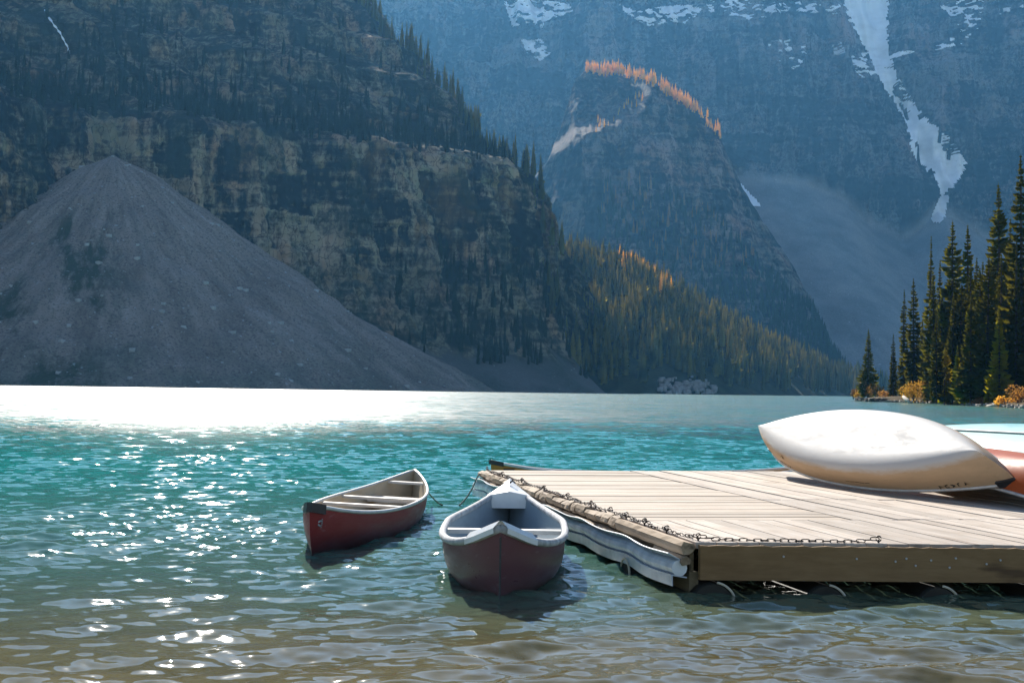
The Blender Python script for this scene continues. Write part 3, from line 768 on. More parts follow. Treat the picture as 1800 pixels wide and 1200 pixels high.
for a in ((1660, 610, 711, 222, 1.5, 1, 'ragged yellow-lit young spruce below the large spruce pair, beside the golden bush', 2),
          (1682, 606, 711, 214, 1.0, 1, 'small bright yellow-green spruce at the waterline below the large pair', 1),
          (1699, 645, 711, 210, 1.15, 1, 'smallest yellow-green spruce, beside a slightly taller one at the waterline', 0),
          (1757, 535, 713, 200, .95, 1, 'bright green-gold young spruce in front of the tallest spruce', 2),
          (1737, 662, 713, 202, 1.3, 1, 'stubby golden young spruce at the foot of the bright green-gold one', 0)):
    spruce(*a[:7], 'young spruces along the waterline', a[7])
for u, vt, Y, w in ((1620, 560, 300, .9), (1600, 600, 320, 1), (1655, 520, 300, .9), (1690, 500, 290, 1.0), (1715, 450, 280, .9), (1728, 480, 262, .9), (1742, 420, 270, .85), (1772, 380, 262, .85), (1780, 450, 250, 1), (1812, 330, 250, .9),
                     (1665, 560, 262, 1.1), (1715, 560, 246, 1.1), (1735, 570, 238, 1.1), (1770, 560, 226, 1.1), (1795, 520, 222, 1.1), (1640, 600, 276, 1.1)):
    spruce(u, vt, 704, Y, w, 0, 'dark spruce in the shaded back rows of the stand on the point', 'back row spruces of the point', random.randrange(4))
for k_ in range(40):
    u_ = random.uniform(1640, 1830); spruce(u_, random.uniform(470, 600) - (u_ - 1640) * .25, 706, random.uniform(215, 285) - (u_ - 1640) * .12, random.uniform(1.0, 1.4), 0, 'dark spruce in the shaded back rows of the stand on the point', 'back row spruces of the point', random.randrange(4))
for u, vt, Y in ((1840, 260, 205), (1870, 330, 190), (1905, 240, 185), (1950, 300, 170), (1990, 250, 165), (1850, 420, 180)):
    spruce(u, vt, 712, Y, .85, 0, 'dark spruce in the shaded back rows of the stand on the point', 'back row spruces of the point', random.randrange(4))

def bush(u, vb, Y, w, h, label, mat, seed, n=900, group='autumn bushes on the point'):
    g = np.random.default_rng(seed); b = atY(u, vb, Y); e = empty('bush', b); tag(e, label, 'bush', group)
    V, Fc = [], []
    cs = [(g.uniform(-.7, .7) * w / 2, g.uniform(-.5, .5) * w / 2, g.uniform(.25, .75) * h, g.uniform(.22, .45)) for _ in range(9)]
    for k in range(n):
        c = cs[k % 9]; dv = g.normal(0, 1, 3); dv /= np.linalg.norm(dv) / g.uniform(.5, 1)
        p = np.array(c[:3]) + dv * [w * c[3] * .6, w * c[3] * .6, h * c[3]]
        p[2] = max(p[2], .05); s = g.uniform(.09, .2)
        a = g.normal(0, 1, 3); a /= np.linalg.norm(a); q = np.cross(a, g.normal(0, 1, 3)); q /= np.linalg.norm(q)
        k0 = len(V); V += [p - a * s, p + q * s * .6, p + a * s, p - q * s * .6]; Fc.append((k0, k0 + 1, k0 + 2, k0 + 3))
    mk('foliage', V, np.array(Fc), mat, e)
    mb = MB()
    for k in range(8):
        t = g.uniform(-.4, .4, 2) * w; mb.tube([(0, 0, -.1), (t[0] * .5, t[1] * .5, h * .4), (t[0], t[1], h * g.uniform(.7, 1))], [.05, .03, .01], 4)
    mb.build('stems', M_BARK, e)
bush(1608, 707, 250, 6.2, 4.0, 'large golden bush at the waterline before the slender spruces', M_BUSH, 1, 1500)
bush(1630, 707, 246, 4.2, 3.8, 'brownish gold bush beside the large golden bush', M_BUSH_R, 2, 900)
bush(1512, 702, 322, 2.6, 2.2, 'small bright golden bush at the foot of the lone spruce', M_BUSH, 3, 500)
bush(1500, 701, 325, 2.4, 2.4, 'pale russet bush at the outermost tip of the point', M_BUSH_R, 4, 400)
bush(1541, 702, 312, 4.2, 3.6, 'round pinkish gold bush inland of the lone spruce', M_BUSH_R, 5, 700)
bush(1528, 701, 318, 3.6, 4.4, 'olive brown bush round the base of the lone spruce', M_BUSH_R, 6, 500)
bush(1560, 704, 300, 4.0, 2.6, 'low russet bush between the lone spruce and the stand', M_BUSH_R, 7, 500)
bush(1768, 714, 190, 3.6, 1.5, 'low orange bush at the waterline beside the picture edge', M_BUSH, 8, 500)
bush(1792, 713, 186, 3.0, 2.6, 'russet twiggy bush by the waterline at the picture edge', M_BUSH_R, 9, 500)
bush(1722, 712, 204, 2.4, 1.2, 'tiny russet bush on the bank between the young spruces', M_BUSH_R, 10, 300)
def driftlog(a, b, r, label):
    mb = MB(); p, q = np.array(a), np.array(b); m = (p + q) / 2 + [0, 0, r * .3]
    mb.tube([p, p * .6 + q * .4, m, q], [r * .8, r, r * .95, r * .7], 8)
    o = mb.build('driftwood_log', M_DRIFT, smooth=True); tag(o, label, 'log', 'driftwood logs on the shore')
driftlog(atY(1588, 697, 245), atY(1602, 710, 240), .33, 'bleached log sloping down to the water beside the golden bush')
driftlog(atY(1735, 713.5, 192), atY(1757, 713.5, 190), .22, 'bleached log lying level at the waterline below the young spruces')
driftlog(atY(1510, 704, 316), atY(1521, 701, 318), .3, 'short bleached log at the outer tip of the point')
g = np.random.default_rng(41)
k = np.linspace(0, 1, len(SH)); s = g.uniform(.16, 1, 700)
pp = np.stack([np.interp(s, k, SH[:, 0]) + g.uniform(-.3, 1.6, 700), np.interp(s, k, SH[:, 1]) + g.uniform(-.3, .6, 700), g.uniform(.0, .25, 700)], -1)
rocks('shore_stones', pp, g.uniform(.08, .32, 700), M_STONE, 5)
s = g.uniform(0, .17, 160)
pp = np.stack([np.interp(s, k, SH[:, 0]) + g.uniform(-.3, 1.6, 160), np.interp(s, k, SH[:, 1]) + g.uniform(-.3, .6, 160), g.uniform(.0, .4, 160)], -1)
rocks('dark_shore_stones', pp, g.uniform(.2, .55, 160), M_STONE_D, 6)

# ------------------------------------------------------------------ dock
HD = .342
def wood_mat(name, c0, c1, dark, along='x', grey=.0):
    t = NT(name); o = t.objc(); r = t.rnd()
    off = t.n('ShaderNodeCombineXYZ'); t.lk(t.math('MULTIPLY', r, 37.), off.inputs[0]); t.lk(t.math('MULTIPLY', r, 91.), off.inputs[1])
    p = t.vm('ADD', o, off.outputs[0])
    sc = (1.2, 26, 26) if along == 'x' else (26, 1.2, 26)
    gr = t.noise(t.scl(p, *sc), 1, 6, .65, .4)
    bl = t.noise(p, 2.2, 4)
    c = t.mix(t.ramp(gr, (.3, 0.), (.7, 1.)), c0, c1)
    c = t.mix(1, c, t.ramp(r, (0., .78), (.5, 1.0), (1., 1.12)), 'MULTIPLY')
    c = t.mix(t.ramp(bl, (.46, 0.), (.72, .65)), c, t.mix(1, c, (.70, .64, .58), 'MULTIPLY'))
    sc2 = (.7, 9, 9) if along == 'x' else (9, .7, 9)
    c = t.mix(t.ramp(t.noise(t.scl(p, *sc2), 1, 3, .5), (.62, 0.), (.70, .75)), c, dark)
    return t.done(t.pbsdf(c, .8, .25, t.bump(gr, .35, .006)))
M_PLK_X = wood_mat('weathered_planks_across', (.37, .295, .22), (.53, .445, .36), (.20, .14, .10), 'x')
M_PLK_Y = wood_mat('weathered_planks_along', (.41, .335, .265), (.56, .48, .40), (.22, .16, .12), 'y')
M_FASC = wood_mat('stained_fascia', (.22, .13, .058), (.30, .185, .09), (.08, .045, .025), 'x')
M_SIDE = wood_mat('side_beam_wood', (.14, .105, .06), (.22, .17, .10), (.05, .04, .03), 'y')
M_LOG = wood_mat('split_log_wood', (.26, .185, .115), (.44, .33, .225), (.07, .05, .035), 'y')
M_RAIL = plain('grey_fender_plastic', (.52, .56, .62), .45, .4, .25, 5, .1)
M_RAIL2 = plain('white_fender_bulge', (.74, .75, .76), .45, .4, .25, 6, .1)
M_IRON = plain('rusty_iron', (.05, .04, .036), .6, .5, .4, 40, .3, .6)
M_FLOAT = plain('float_plastic', (.022, .02, .015), .55, .3, .4, 9, .1)
M_RIM_GLINT = plain('float_rim_glint', (.62, .55, .42), .5, .3, .3, 9)
M_DECAL_ = plain('galvanised_bolt', (.45, .44, .42), .5, .4, .2, 40)
M_JOIST = plain('joist', (.10, .08, .055), .9, .1, .3, 5)

dock = empty('dock', (1.196, 9.167, 0), (0, 0, math.atan2(.188, .982)))
tag(dock, 'weathered grey plank dock floating on the turquoise lake with chain along its edge', 'dock')
JY, JX, FY, WX = 1.50, 1.76, 7.90, 7.6
def front(x): return -.141 * x
def plank(pts, z0, z1, mat, bevel=.004):
    # pts: 4 corners in plan, counter-clockwise; a bevelled top edge
    p = np.array(pts, float); c = p.mean(0); V = []
    inn = p + (c - p) / np.linalg.norm(c - p, axis=1)[:, None] * bevel * 1.5
    V = [(*q, z0) for q in p] + [(*q, z1 - bevel) for q in p] + [(*q, z1) for q in inn]
    Fc = [(3, 2, 1, 0)] + [(i, (i + 1) % 4, 4 + (i + 1) % 4, 4 + i) for i in range(4)] + [(4 + i, 4 + (i + 1) % 4, 8 + (i + 1) % 4, 8 + i) for i in range(4)] + [(8, 9, 10, 11)]
    return mk('plank', V, Fc, mat, dock)
g = np.random.default_rng(51)
x = .0
while x < WX:                                         # front panel, boards run away from the edge
    w = .138; gp = g.uniform(.003, .008); dz = g.uniform(-.004, .004)
    e0, e1 = g.uniform(-.02, .012), g.uniform(-.02, .012)
    plank([(x + gp / 2, front(x) + .002), (x + w - gp / 2, front(x + w) + .002), (x + w - gp / 2, JY - .012), (x + gp / 2, JY - .012)], HD - .042, HD + dz, M_PLK_Y); x += w
y = JY + .012
while y < FY - .2:                                    # middle panel, boards run across
    w = .236; gp = g.uniform(.012, .022); dz = g.uniform(-.004, .004)
    plank([(g.uniform(-.01, .015), y + gp / 2), (JX - .01, y + gp / 2), (JX - .01, y + w - gp / 2), (g.uniform(-.01, .015), y + w - gp / 2)], HD - .042, HD + dz, M_PLK_X); y += w
x = JX + .008
while x < WX:                                         # far panel, boards run away, in two lengths
    w = .184
    for y0, y1 in ((JY + .012, 3.45), (3.46, FY)):
        gp = g.uniform(.006, .014); dz = g.uniform(-.004, .004)
        plank([(x + gp / 2, y0), (x + w - gp / 2, y0), (x + w - gp / 2, y1), (x + gp / 2, y1)], HD - .042, HD + dz, M_PLK_Y)
    x += w
def fascia_z(n=150):
    g = np.random.default_rng(52)
    xs = np.linspace(.02, WX, n); V = []
    for xx in xs:
        y0 = front(xx) - .046
        zt_ = HD - .012 - .006 * abs(math.sin(xx * 22.8)) - g.uniform(0, .004); V += [(xx, y0, .105), (xx, y0, zt_), (xx, y0 + .046, zt_), (xx, y0 + .046, .105)]
    Fc = [(4 * i + a, 4 * i + 4 + a, 4 * i + 4 + (a + 1) % 4, 4 * i + (a + 1) % 4) for i in range(n - 1) for a in range(4)] + [(0, 1, 2, 3), tuple(4 * (n - 1) + a for a in (3, 2, 1, 0))]
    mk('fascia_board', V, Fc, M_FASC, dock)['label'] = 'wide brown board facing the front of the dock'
fascia_z()
for yy in (JY, 3.45, 5.6, FY - .08):
    mb = MB(); mb.box(.05, WX, yy - .045, yy + .045, .12, HD - .046); mb.build('joist', M_JOIST, dock)
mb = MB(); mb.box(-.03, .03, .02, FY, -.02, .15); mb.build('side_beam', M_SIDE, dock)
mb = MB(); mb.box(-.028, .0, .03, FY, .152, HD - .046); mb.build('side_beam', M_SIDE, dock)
mb = MB(); mb.box(JX - .04, JX + .04, JY + .05, FY - .14, .13, HD - .048); mb.build('joist', M_JOIST, dock)
def log(y0, y1, xo, z, r, seed):
    g = np.random.default_rng(seed); n = max(4, int((y1 - y0) / .12) + 2); k = 9
    V = []
    for i, yy in enumerate(np.linspace(y0, y1, n)):
        e = .92 if i in (0, n - 1) else 1
        for j in range(k):
            a = 2 * math.pi * j / k; rr = r * e * (1 + .13 * math.sin(3 * a + seed) + g.uniform(-.07, .07))
            V.append((xo + rr * 1.1 * math.cos(a), yy, z + rr * math.sin(a)))
    Fc = [(i*k+j, (i+1)*k+j, (i+1)*k+(j+1) % k, i*k+(j+1) % k) for i in range(n-1) for j in range(k)] + [tuple(range(k)), tuple((n-1)*k+j for j in range(k))[::-1]]
    return mk('edge_log', V, Fc, M_LOG, dock, smooth=False)
g = np.random.default_rng(61)
log(-.02, 1.62, -.056, HD - .038, .046, 1)['label'] = 'long smooth log at the front corner of the dock'
log(-.03, .62, -.07, HD - .118, .034, 2)
y = 1.65; k = 3
while y < FY:
    L = g.uniform(.13, .34); log(y, min(y + L - .022, FY), -.056 + g.uniform(-.008, .008), HD - .04 + g.uniform(-.008, .006), .043 * g.uniform(.92, 1.08), k); y += L; k += 1
y = 1.7
while y < FY:
    L = g.uniform(.3, .7); log(y, min(y + L - .02, FY), -.075 + g.uniform(-.01, .01), HD - .115, .026, k); y += L; k += 1
def rail(profile, name, mat, wav):
    ys = np.linspace(.0, FY, 90); V = []
    for yy in ys:
        wv = wav * (math.sin(yy * 4.1) * .6 + math.sin(yy * 9.3 + 1) * .4); wz = wav * .8 * math.sin(yy * 5.2 + 2)
        V += [(px - wv, yy, pz + wz) for px, pz in profile]
    m = len(profile)
    Fc = [(i*m+a, (i+1)*m+a, (i+1)*m+(a+1) % m, i*m+(a+1) % m) for i in range(89) for a in range(m)] + [tuple(range(m)), tuple(89*m+a for a in range(m))[::-1]]
    return mk(name, V, Fc, mat, dock, smooth=False)
rail([(-.055, .205), (-.175, .268), (-.18, .264), (-.06, .197)], 'fender_flange', M_RAIL, .010)
rail([(-.10 + .052 * math.cos(a), .168 + .052 * math.sin(a)) for a in np.linspace(0, 2 * math.pi, 13)[:-1]], 'fender_roll', M_RAIL2, .010)
rail([(-.05, .112), (-.155, .128), (-.150, .055), (-.142, .055), (-.145, .120), (-.05, .104)], 'fender_skirt', M_RAIL, .010)
def float_(xx, yf, rad=.155, zc=-.05):
    zc -= .045
    mb = MB(); mb.tube([(xx, yf, zc), (xx, yf + .02, zc), (xx, 2.6, zc)], [rad - .01, rad, rad], 20); o = mb.build('float', M_FLOAT, dock, smooth=False)
    a = np.linspace(.25, 1.4, 12); mb = MB()  # sunlight catching the float's rim, put in as a pale arc
    mb.tube([(xx + (rad + .002) * math.cos(w), yf - .004, zc + (rad + .002) * math.sin(w)) for w in a], .008, 6); mb.build('rim_glint', M_RIM_GLINT, o)
for xx, dy, zc in ((.10, -.05, -.02), (.82, -.05, -.03), (1.55, -.05, -.03), (2.26, -.03, -.035), (2.95, -.05, -.05), (3.65, -.05, -.05), (4.4, -.05, -.05), (5.2, -.05, -.05)):
    float_(xx, front(xx) + dy, .155, zc)
mb = MB(); mb.tube([(-.14, 1.15, -.02), (.5, 1.15, -.02)], .12, 16); o = mb.build('float', M_FLOAT, dock)
mb = MB(); mb.tube([(-.144, 1.15 + .122 * math.cos(w), -.02 + .122 * math.sin(w)) for w in np.linspace(0, math.pi, 12)], .008, 6); mb.build('rim_glint', M_RIM_GLINT, o)  # sunlit edge of the side float, put in as a pale half ring
bm_ = MB(); bm_.tube([(0, .004, 0), (0, -.006, 0)], .007, 8); bolt = bm_.build('bolt_head', M_DECAL_, dock)
for k_, (xx, zz) in enumerate(((1.02, .25), (1.27, .235), (1.34, .255), (1.40, .21), (1.50, .245), (1.62, .20), (1.66, .26), (1.86, .225), (1.95, .25), (2.3, .25), (2.6, .22), (.55, .26), (3.0, .24))):
    o = bolt if k_ == 0 else copyobj(bolt, dock); o.location = (xx, front(xx) - .047, zz)
# chain with eye bolts
tor = MB(); lp = [(.017 * math.cos(a) + (.012 if math.cos(a) > 0 else -.012), .011 * math.sin(a), 0) for a in np.linspace(0, 2 * math.pi, 11)]
tor.tube(lp, .0034, 4, cap=False)
eb = MB(); eb.tube([(.017 * math.sin(a), 0, .028 - .017 * math.cos(a)) for a in np.linspace(0, 2 * math.pi, 13)], (.0048), 5, cap=False); eb.tube([(0, 0, -.02), (0, 0, .014)], .007, 5)
chain = empty('chain'); chain.parent = dock
tl = tor.build('chain_link', M_IRON, chain); te = eb.build('eye_bolt', M_IRON, dock)
nodes_f = [(.06, .0), (.44, .0), (.82, .0), (1.22, -.0)]
def loc_of(u, v, z=HD):
    p = atz(u, v, z)[:2] - [1.196, 9.167]; return float(p @ [.982, .188]), float(p @ [-.188, .982])
rings = [loc_of(1533, 951), (.62, front(.62) + .055), (.05, .09), (.0, .62), (.0, 1.16), (.0, 1.66), (.0, 2.12), (.0, 2.75), (.0, 3.6), (.0, 4.6), (.0, 5.7), (.0, 6.8), (.0, 7.8)]
rings[0] = (rings[0][0], front(rings[0][0]) + .055)
for i, (rx, ry) in enumerate(rings):
    if i == 1: continue
    o = te if i == 0 else copyobj(te, dock)
    o.location = (rx, ry, HD); o.rotation_euler = (0, 0, random.uniform(-.7, .7))
first = True; n = 0
for i in range(len(rings) - 1):
    a, b = np.array([*rings[i], HD + (.03 if i not in (1,) else .012)]), np.array([*rings[i + 1], HD + (.03 if i != 0 else .012)])
    L = np.linalg.norm(b - a); m = int(L / .043)
    for q in range(m):
        t_ = (q + .5) / m; p = a + (b - a) * t_; sag = min(.026, .03 * L) * 4 * t_ * (1 - t_); p[2] = max(p[2] - sag * 1.4, HD + .008)
        p[0] += .012 * math.sin(t_ * 9 + i * 2) * (1 if i > 1 else 0); p[1] += .010 * math.sin(t_ * 11 + i) * (1 if i < 2 else 0)
        o = tl if first else copyobj(tl, chain); first = False
        o.location = p; o.rotation_euler = ((0 if q % 2 else 1.45) + random.uniform(-.2, .2), 0, math.atan2(b[1] - a[1], b[0] - a[0]) + random.uniform(-.2, .2))

# ------------------------------------------------------------------ canoes
def hullgrid(L, B, D, rise, rake, p, rock, nn, pb=None, nt=61, ns=15, shrink=0., floor=None, rx=3.2, ne=2.):
    t = np.linspace(-1, 1, nt)[:, None]; th = np.linspace(0, np.pi / 2, ns)[None]; a = abs(t)
    pp = np.where(t < 0, p, pb or p)
    b = B / 2 * np.clip(1 - a ** pp, 0, 1) ** .85
    zg = D + rise * a ** np.where(t < 0, 3.2, rx); zk = rock * a ** 3; n = ne + (nn - ne) * (1 - a ** 1.6)
    y = b * np.sin(th) ** (2 / n); zf = 1 - np.cos(th) ** (2 / n); z = zk + (zg - zk) * zf
    x = t * L / 2 * (1 - rake * (1 - zf) ** 2 * a ** 6)
    if shrink:
        y = np.maximum(y - shrink, 0); z = z + shrink * (1 - zf); x = x * (1 - .012)
    if floor is not None: z = np.maximum(z, np.minimum(floor, zg - .05))
    P = np.stack([x + 0 * y, y, z], -1); Qm = P.copy(); Qm[..., 1] *= -1
    return np.concatenate([Qm[:, ::-1], P[:, 1:]], 1)
def hull_mat(name, col, rough=.35, scuff=.3, scuffc=(.6, .58, .55), trans=0., low=None, spec=.5):
    t = NT(name); o = t.objc(); z = t.sep(o)
    n = t.noise(t.scl(o, 1.5, 6, 9), 1, 6, .7); f = t.noise(t.scl(o, 3, 24, 30), 1, 4, .6)
    c = t.mix(t.ramp(n, (.3, 0.), (.7, .6)), col, tuple(.72 * q for q in col))
    c = t.mix(t.math('MULTIPLY', t.ramp(f, (.62, 0.), (.72, 1.)), scuff), c, scuffc)
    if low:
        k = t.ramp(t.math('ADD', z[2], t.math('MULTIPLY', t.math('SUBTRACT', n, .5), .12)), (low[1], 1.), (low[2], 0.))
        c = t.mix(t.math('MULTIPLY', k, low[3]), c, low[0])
    bs = t.pbsdf(c, t.ramp(n, (.3, rough * .8), (.7, min(1, rough * 1.6))), spec, t.bump(t.noise(o, 4, 3), .06, .02))
    if trans:
        tr = t.n('ShaderNodeBsdfTranslucent'); t.lk(c, tr.inputs[0]); mx = t.n('ShaderNodeMixShader'); mx.inputs[0].default_value = trans
        t.lk(bs, mx.inputs[1]); t.lk(tr.outputs[0], mx.inputs[2]); bs = mx.outputs[0]
    return t.done(bs)
M_ALU = plain('aluminium_trim', (.62, .60, .56), .4, .5, .2, 8, 0, .3)
M_BLACK = plain('black_plastic', (.03, .032, .035), .45, .4, .3, 9)
M_SEAT = plain('pale_seat', (.62, .58, .53), .5, .3, .2, 5)
M_WHITE = plain('white_plastic', (.78, .78, .76), .4, .4, .12, 6)
M_FOAM = plain('grey_foam_gunwale', (.50, .50, .50), .75, .2, .4, 14, .3)
M_INK = plain('black_print', (.012, .012, .012), .6, .2, .1, 5)
M_STAIN = plain('brown_stain', (.46, .26, .10), .6, .2, .4, 20)
M_INK2 = plain('brown_scratch', (.10, .05, .025), .7, .1, .3, 20)
M_DECAL = plain('pale_decal', (.42, .42, .42), .5, .2, .5, 40)

def canoe(name, label, hm, im, L=4.9, B=.9, D=.36, rise=.18, rake=.1, p=2.3, pb=None, rock=.04, nn=3.2, floor=None, gun=None, gr=.018, group='canoes', thwarts=(), seats=(), cap=True, capm=None, caplen=.16, rx=3.2, capdrop=.055, capends=(-1, 1), ne=2.):
    e = empty(name); tag(e, label, 'canoe', group)
    G = hullgrid(L, B, D, rise, rake, p, rock, nn, pb, rx=rx, ne=ne); I = hullgrid(L, B, D, rise, rake, p, rock, nn, pb, shrink=.012, floor=floor, rx=rx, ne=ne)
    nr, nc = G.shape[:2]
    V = np.concatenate([G.reshape(-1, 3), I.reshape(-1, 3)])
    Fo = gridf(nr, nc, 0, flip=True); Fi = gridf(nr, nc, nr * nc)
    mk('hull', V, np.concatenate([Fo, Fi]), mats=[hm, im], midx=np.concatenate([np.zeros(len(Fo)), np.ones(len(Fi))]), parent=e, smooth=True)
    for sd_, idx in ((0, 0), (1, nc - 1)):
        mb = MB(); pts = G[:, idx].copy(); mb.tube(pts, gr, 8); mb.build('gunwale', gun or M_ALU, e, smooth=True)
    k = np.linspace(-1, 1, nr)
    def halfw(x): return float(np.interp(x, G[:, -1, 0], G[:, -1, 1])), float(np.interp(x, G[:, -1, 0], G[:, -1, 2]))
    for x in thwarts:
        w, z = halfw(x); mb = MB(); mb.box(x - .035, x + .035, -w + .01, w - .01, z - .035, z - .012); mb.build('thwart', M_SEAT, e)
    for x, dz, ln in seats:
        w, z = halfw(x); w2 = min(halfw(x - ln / 2)[0], halfw(x + ln / 2)[0]) * .97
        mb = MB(); mb.box(x - ln / 2, x + ln / 2, -w2 + .02, w2 - .02, z - dz - .03, z - dz); mb.box(x - ln / 2 - .015, x - ln / 2 + .02, -w2 + .015, w2 - .015, z - dz - .05, z - dz - .002 + .006); mb.build('seat', M_SEAT, e)
    if cap:
        for sgn in capends:
            xt = L / 2 * sgn; mb = MB()
            xs = [xt + sgn * .022, xt - sgn * caplen * .5, xt - sgn * caplen]
            V = []
            for x in xs:
                w, z = halfw(min(abs(x), L / 2) * sgn); w = w + gr + .004
                V += [(x, -w, z + gr + .003), (x, w, z + gr + .003), (x, w, z - capdrop), (x, -w, z - capdrop)]
            Fc = [(4*i+a, 4*i+4+a, 4*i+4+(a+1) % 4, 4*i+(a+1) % 4) for i in range(2) for a in range(4)] + [(0, 1, 2, 3), (11, 10, 9, 8)]
            mk('end_cap', V, Fc, capm or M_BLACK, e)
    e['_'] = 0; del e['_']
    return e, G, halfw
def hull_pt(G, x, zw, side):
    nc = G.shape[1]; i = int(np.argmin(abs(G[:, -1, 0] - x))); sec = G[i, nc // 2:] if side > 0 else G[i, nc // 2::-1]
    y = float(np.interp(zw, sec[:, 2], sec[:, 1])); return y
def print_on(name, shapes, G, x0, z0, side, mat, parent, off=.003, flipx=1):
    # shapes: list of polygons in metres (right, up) laid on the hull side
    V, Fc = [], []
    for poly in shapes:
        k = len(V)
        for a, b in poly:
            x = x0 + a * flipx; z = z0 + b; y = hull_pt(G, x, z, side) + off * side; V.append((x, y, z))
        Fc.append(tuple(range(k, k + len(poly))))
    return mk(name, V, Fc, mat, parent)
def stroke(a, b, w):
    a, b = np.array(a), np.array(b); d = (b - a) / np.linalg.norm(b - a); n = np.array([-d[1], d[0]]) * w / 2
    return [tuple(a - n), tuple(b - n), tuple(b + n), tuple(a + n)]
LET = {'Y': [((0, 1), (.35, .5)), ((.7, 1), (.35, .5)), ((.35, .5), (.35, 0))], 'U': [((.05, 1), (.05, .1)), ((.05, .05), (.6, .05)), ((.6, .1), (.6, 1))],
       'K': [((.05, 0), (.05, 1)), ((.05, .45), (.6, 1)), ((.2, .55), (.65, 0))], 'O': [((.05, .08), (.05, .92)), ((.05, .95), (.6, .95)), ((.6, .92), (.6, .08)), ((.05, .05), (.6, .05))],
       'N': [((.05, 0), (.05, 1)), ((.05, 1), (.6, 0)), ((.6, 0), (.6, 1))]}
def word(s, h, w=.17, adv=.92, wide=1.):
    out = []
    for i, c in enumerate(s):
        for a, b in LET[c]: out.append([(q[0] * wide, q[1]) for q in stroke(((a[0] + i * adv) * h, a[1] * h), ((b[0] + i * adv) * h, b[1] * h), w * h)])
    return out

# red canoe afloat
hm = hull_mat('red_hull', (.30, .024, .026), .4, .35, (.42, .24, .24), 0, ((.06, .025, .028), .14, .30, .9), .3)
im = hull_mat('tan_liner', (.56, .46, .32), .6, .2, (.2, .2, .2))
bow = atz(541, 886, .41); stn = atz(726, 823, .43)
e, G, hw = canoe('canoe', 'red canoe with pale gunwales and four crosspieces afloat by itself', hm, im, L=float(np.linalg.norm((bow - stn)[:2])), B=.82, D=.36, rise=.15, rake=.09, p=2.3, pb=1.9, ne=1.3, floor=.165, gr=.016, group='canoes afloat', capends=(1,), thwarts=(-.55, .25, -1.85), seats=((1.15, .06, .26), (-1.3, .10, .3)))
e.location = ((bow[0] + stn[0]) / 2, (bow[1] + stn[1]) / 2, -.1); e.rotation_euler = (math.radians(-2), 0, math.atan2(bow[1] - stn[1], bow[0] - stn[0]))
LR = float(np.linalg.norm((bow - stn)[:2])) / 2
a = np.linspace(0, 2 * math.pi, 14)[:-1]
ring = [stroke((.026 * math.cos(q), .032 * math.sin(q)), (.026 * math.cos(q + .5), .032 * math.sin(q + .5)), .006) for q in a]
print_on('badge', ring + [stroke((-.02, .012), (.02, .012), .008), stroke((-.02, -.002), (.02, -.002), .010), stroke((-.018, -.016), (.018, -.016), .006)], G, LR - .14, .36, 1, M_DECAL, e)

# grey-interior canoe moored to the dock
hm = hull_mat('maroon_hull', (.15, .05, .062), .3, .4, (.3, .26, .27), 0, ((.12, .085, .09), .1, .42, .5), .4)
im = hull_mat('blue_grey_liner', (.34, .40, .43), .6, .25, (.42, .42, .42))
bow = atz(880, 926, .46); stn = atz(896, 842, .50)
LM = float(np.linalg.norm((bow - stn)[:2]))
e, G, hw = canoe('canoe', 'maroon canoe with wide grey foam gunwales and blue grey inside, moored against the dock', hm, im, L=LM, B=.87, D=.405, rise=.15, rake=.10, p=1.5, pb=4.0, rx=9., ne=1.0, nn=3.4, floor=.165, gun=M_FOAM, gr=.026, group='canoes afloat', cap=False)
e.location = ((bow[0] + stn[0]) / 2, (bow[1] + stn[1]) / 2, -.1); e.rotation_euler = (0, 0, math.atan2(bow[1] - stn[1], bow[0] - stn[0]))
def deckplate(x0, x1, name, th=.03, drop=.0, grow=.02):
    V = []
    for x in np.linspace(x0, x1, 6):
        w, z = hw(x); w = max(w, .02) + grow
        V += [(x, -w, z + .02), (x, 0, z + .02 + th), (x, w, z + .02), (x, w, z - .03 - drop), (x, -w, z - .03 - drop)]
    Fc = [(5*i+a_, 5*i+5+a_, 5*i+5+(a_+1) % 5, 5*i+(a_+1) % 5) for i in range(5) for a_ in range(5)] + [(0, 1, 2, 3, 4), (29, 28, 27, 26, 25)]
    return mk(name, V, Fc, M_WHITE, e)
deckplate(-LM / 2 - .01, -LM / 2 + .46, 'stern_deck', .035, .06)
for sg in (-1, 1):                                    # two pale wings folded over the bow gunwale
    V = []
    for x in (LM / 2 + .015, LM / 2 - .05, LM / 2 - .13, LM / 2 - .22):
        w, z = hw(min(x, LM / 2)); V += [(x, sg * (max(w, .0) - .055 if w > .06 else 0.), z + .040), (x, sg * (w + .008), z + .046), (x + .012, sg * (w + .045), z + .002), (x + .012, sg * (w + .042), z - .03)]
    Fc = [(4*i+a_, 4*i+4+a_, 4*i+5+a_, 4*i+1+a_) for i in range(3) for a_ in range(3)]
    mk('bow_flap', V, Fc, M_WHITE, e)
w, z = hw(.55); mb = MB(); mb.box(.50, .60, -w + .03, w - .03, z - .03, z - .0); mb.build('thwart', M_SEAT, e)
mb = MB(); mb.box(.505, .595, w - .12, w - .05, .12, z - .08); mb.build('thwart_bracket', M_BLACK, e)
mb = MB(); mb.box(.85, .95, .10, w - .14, .14, z - .07); mb.build('float_block', M_WHITE, e)
mb = MB(); mb.tube([(LM / 2 + .004, 0, z_) for z_ in (.12, .25, .38, .5)], .007, 5); mb.build('stem_strip', M_BLACK, e)
mb = MB(); mb.tube([(-LM / 2 + .2, .0, .58), (-LM / 2 + .2, .03, .60), (-LM / 2 + .24, .05, .585)], .008, 5); mb.build('cleat', M_IRON, e)

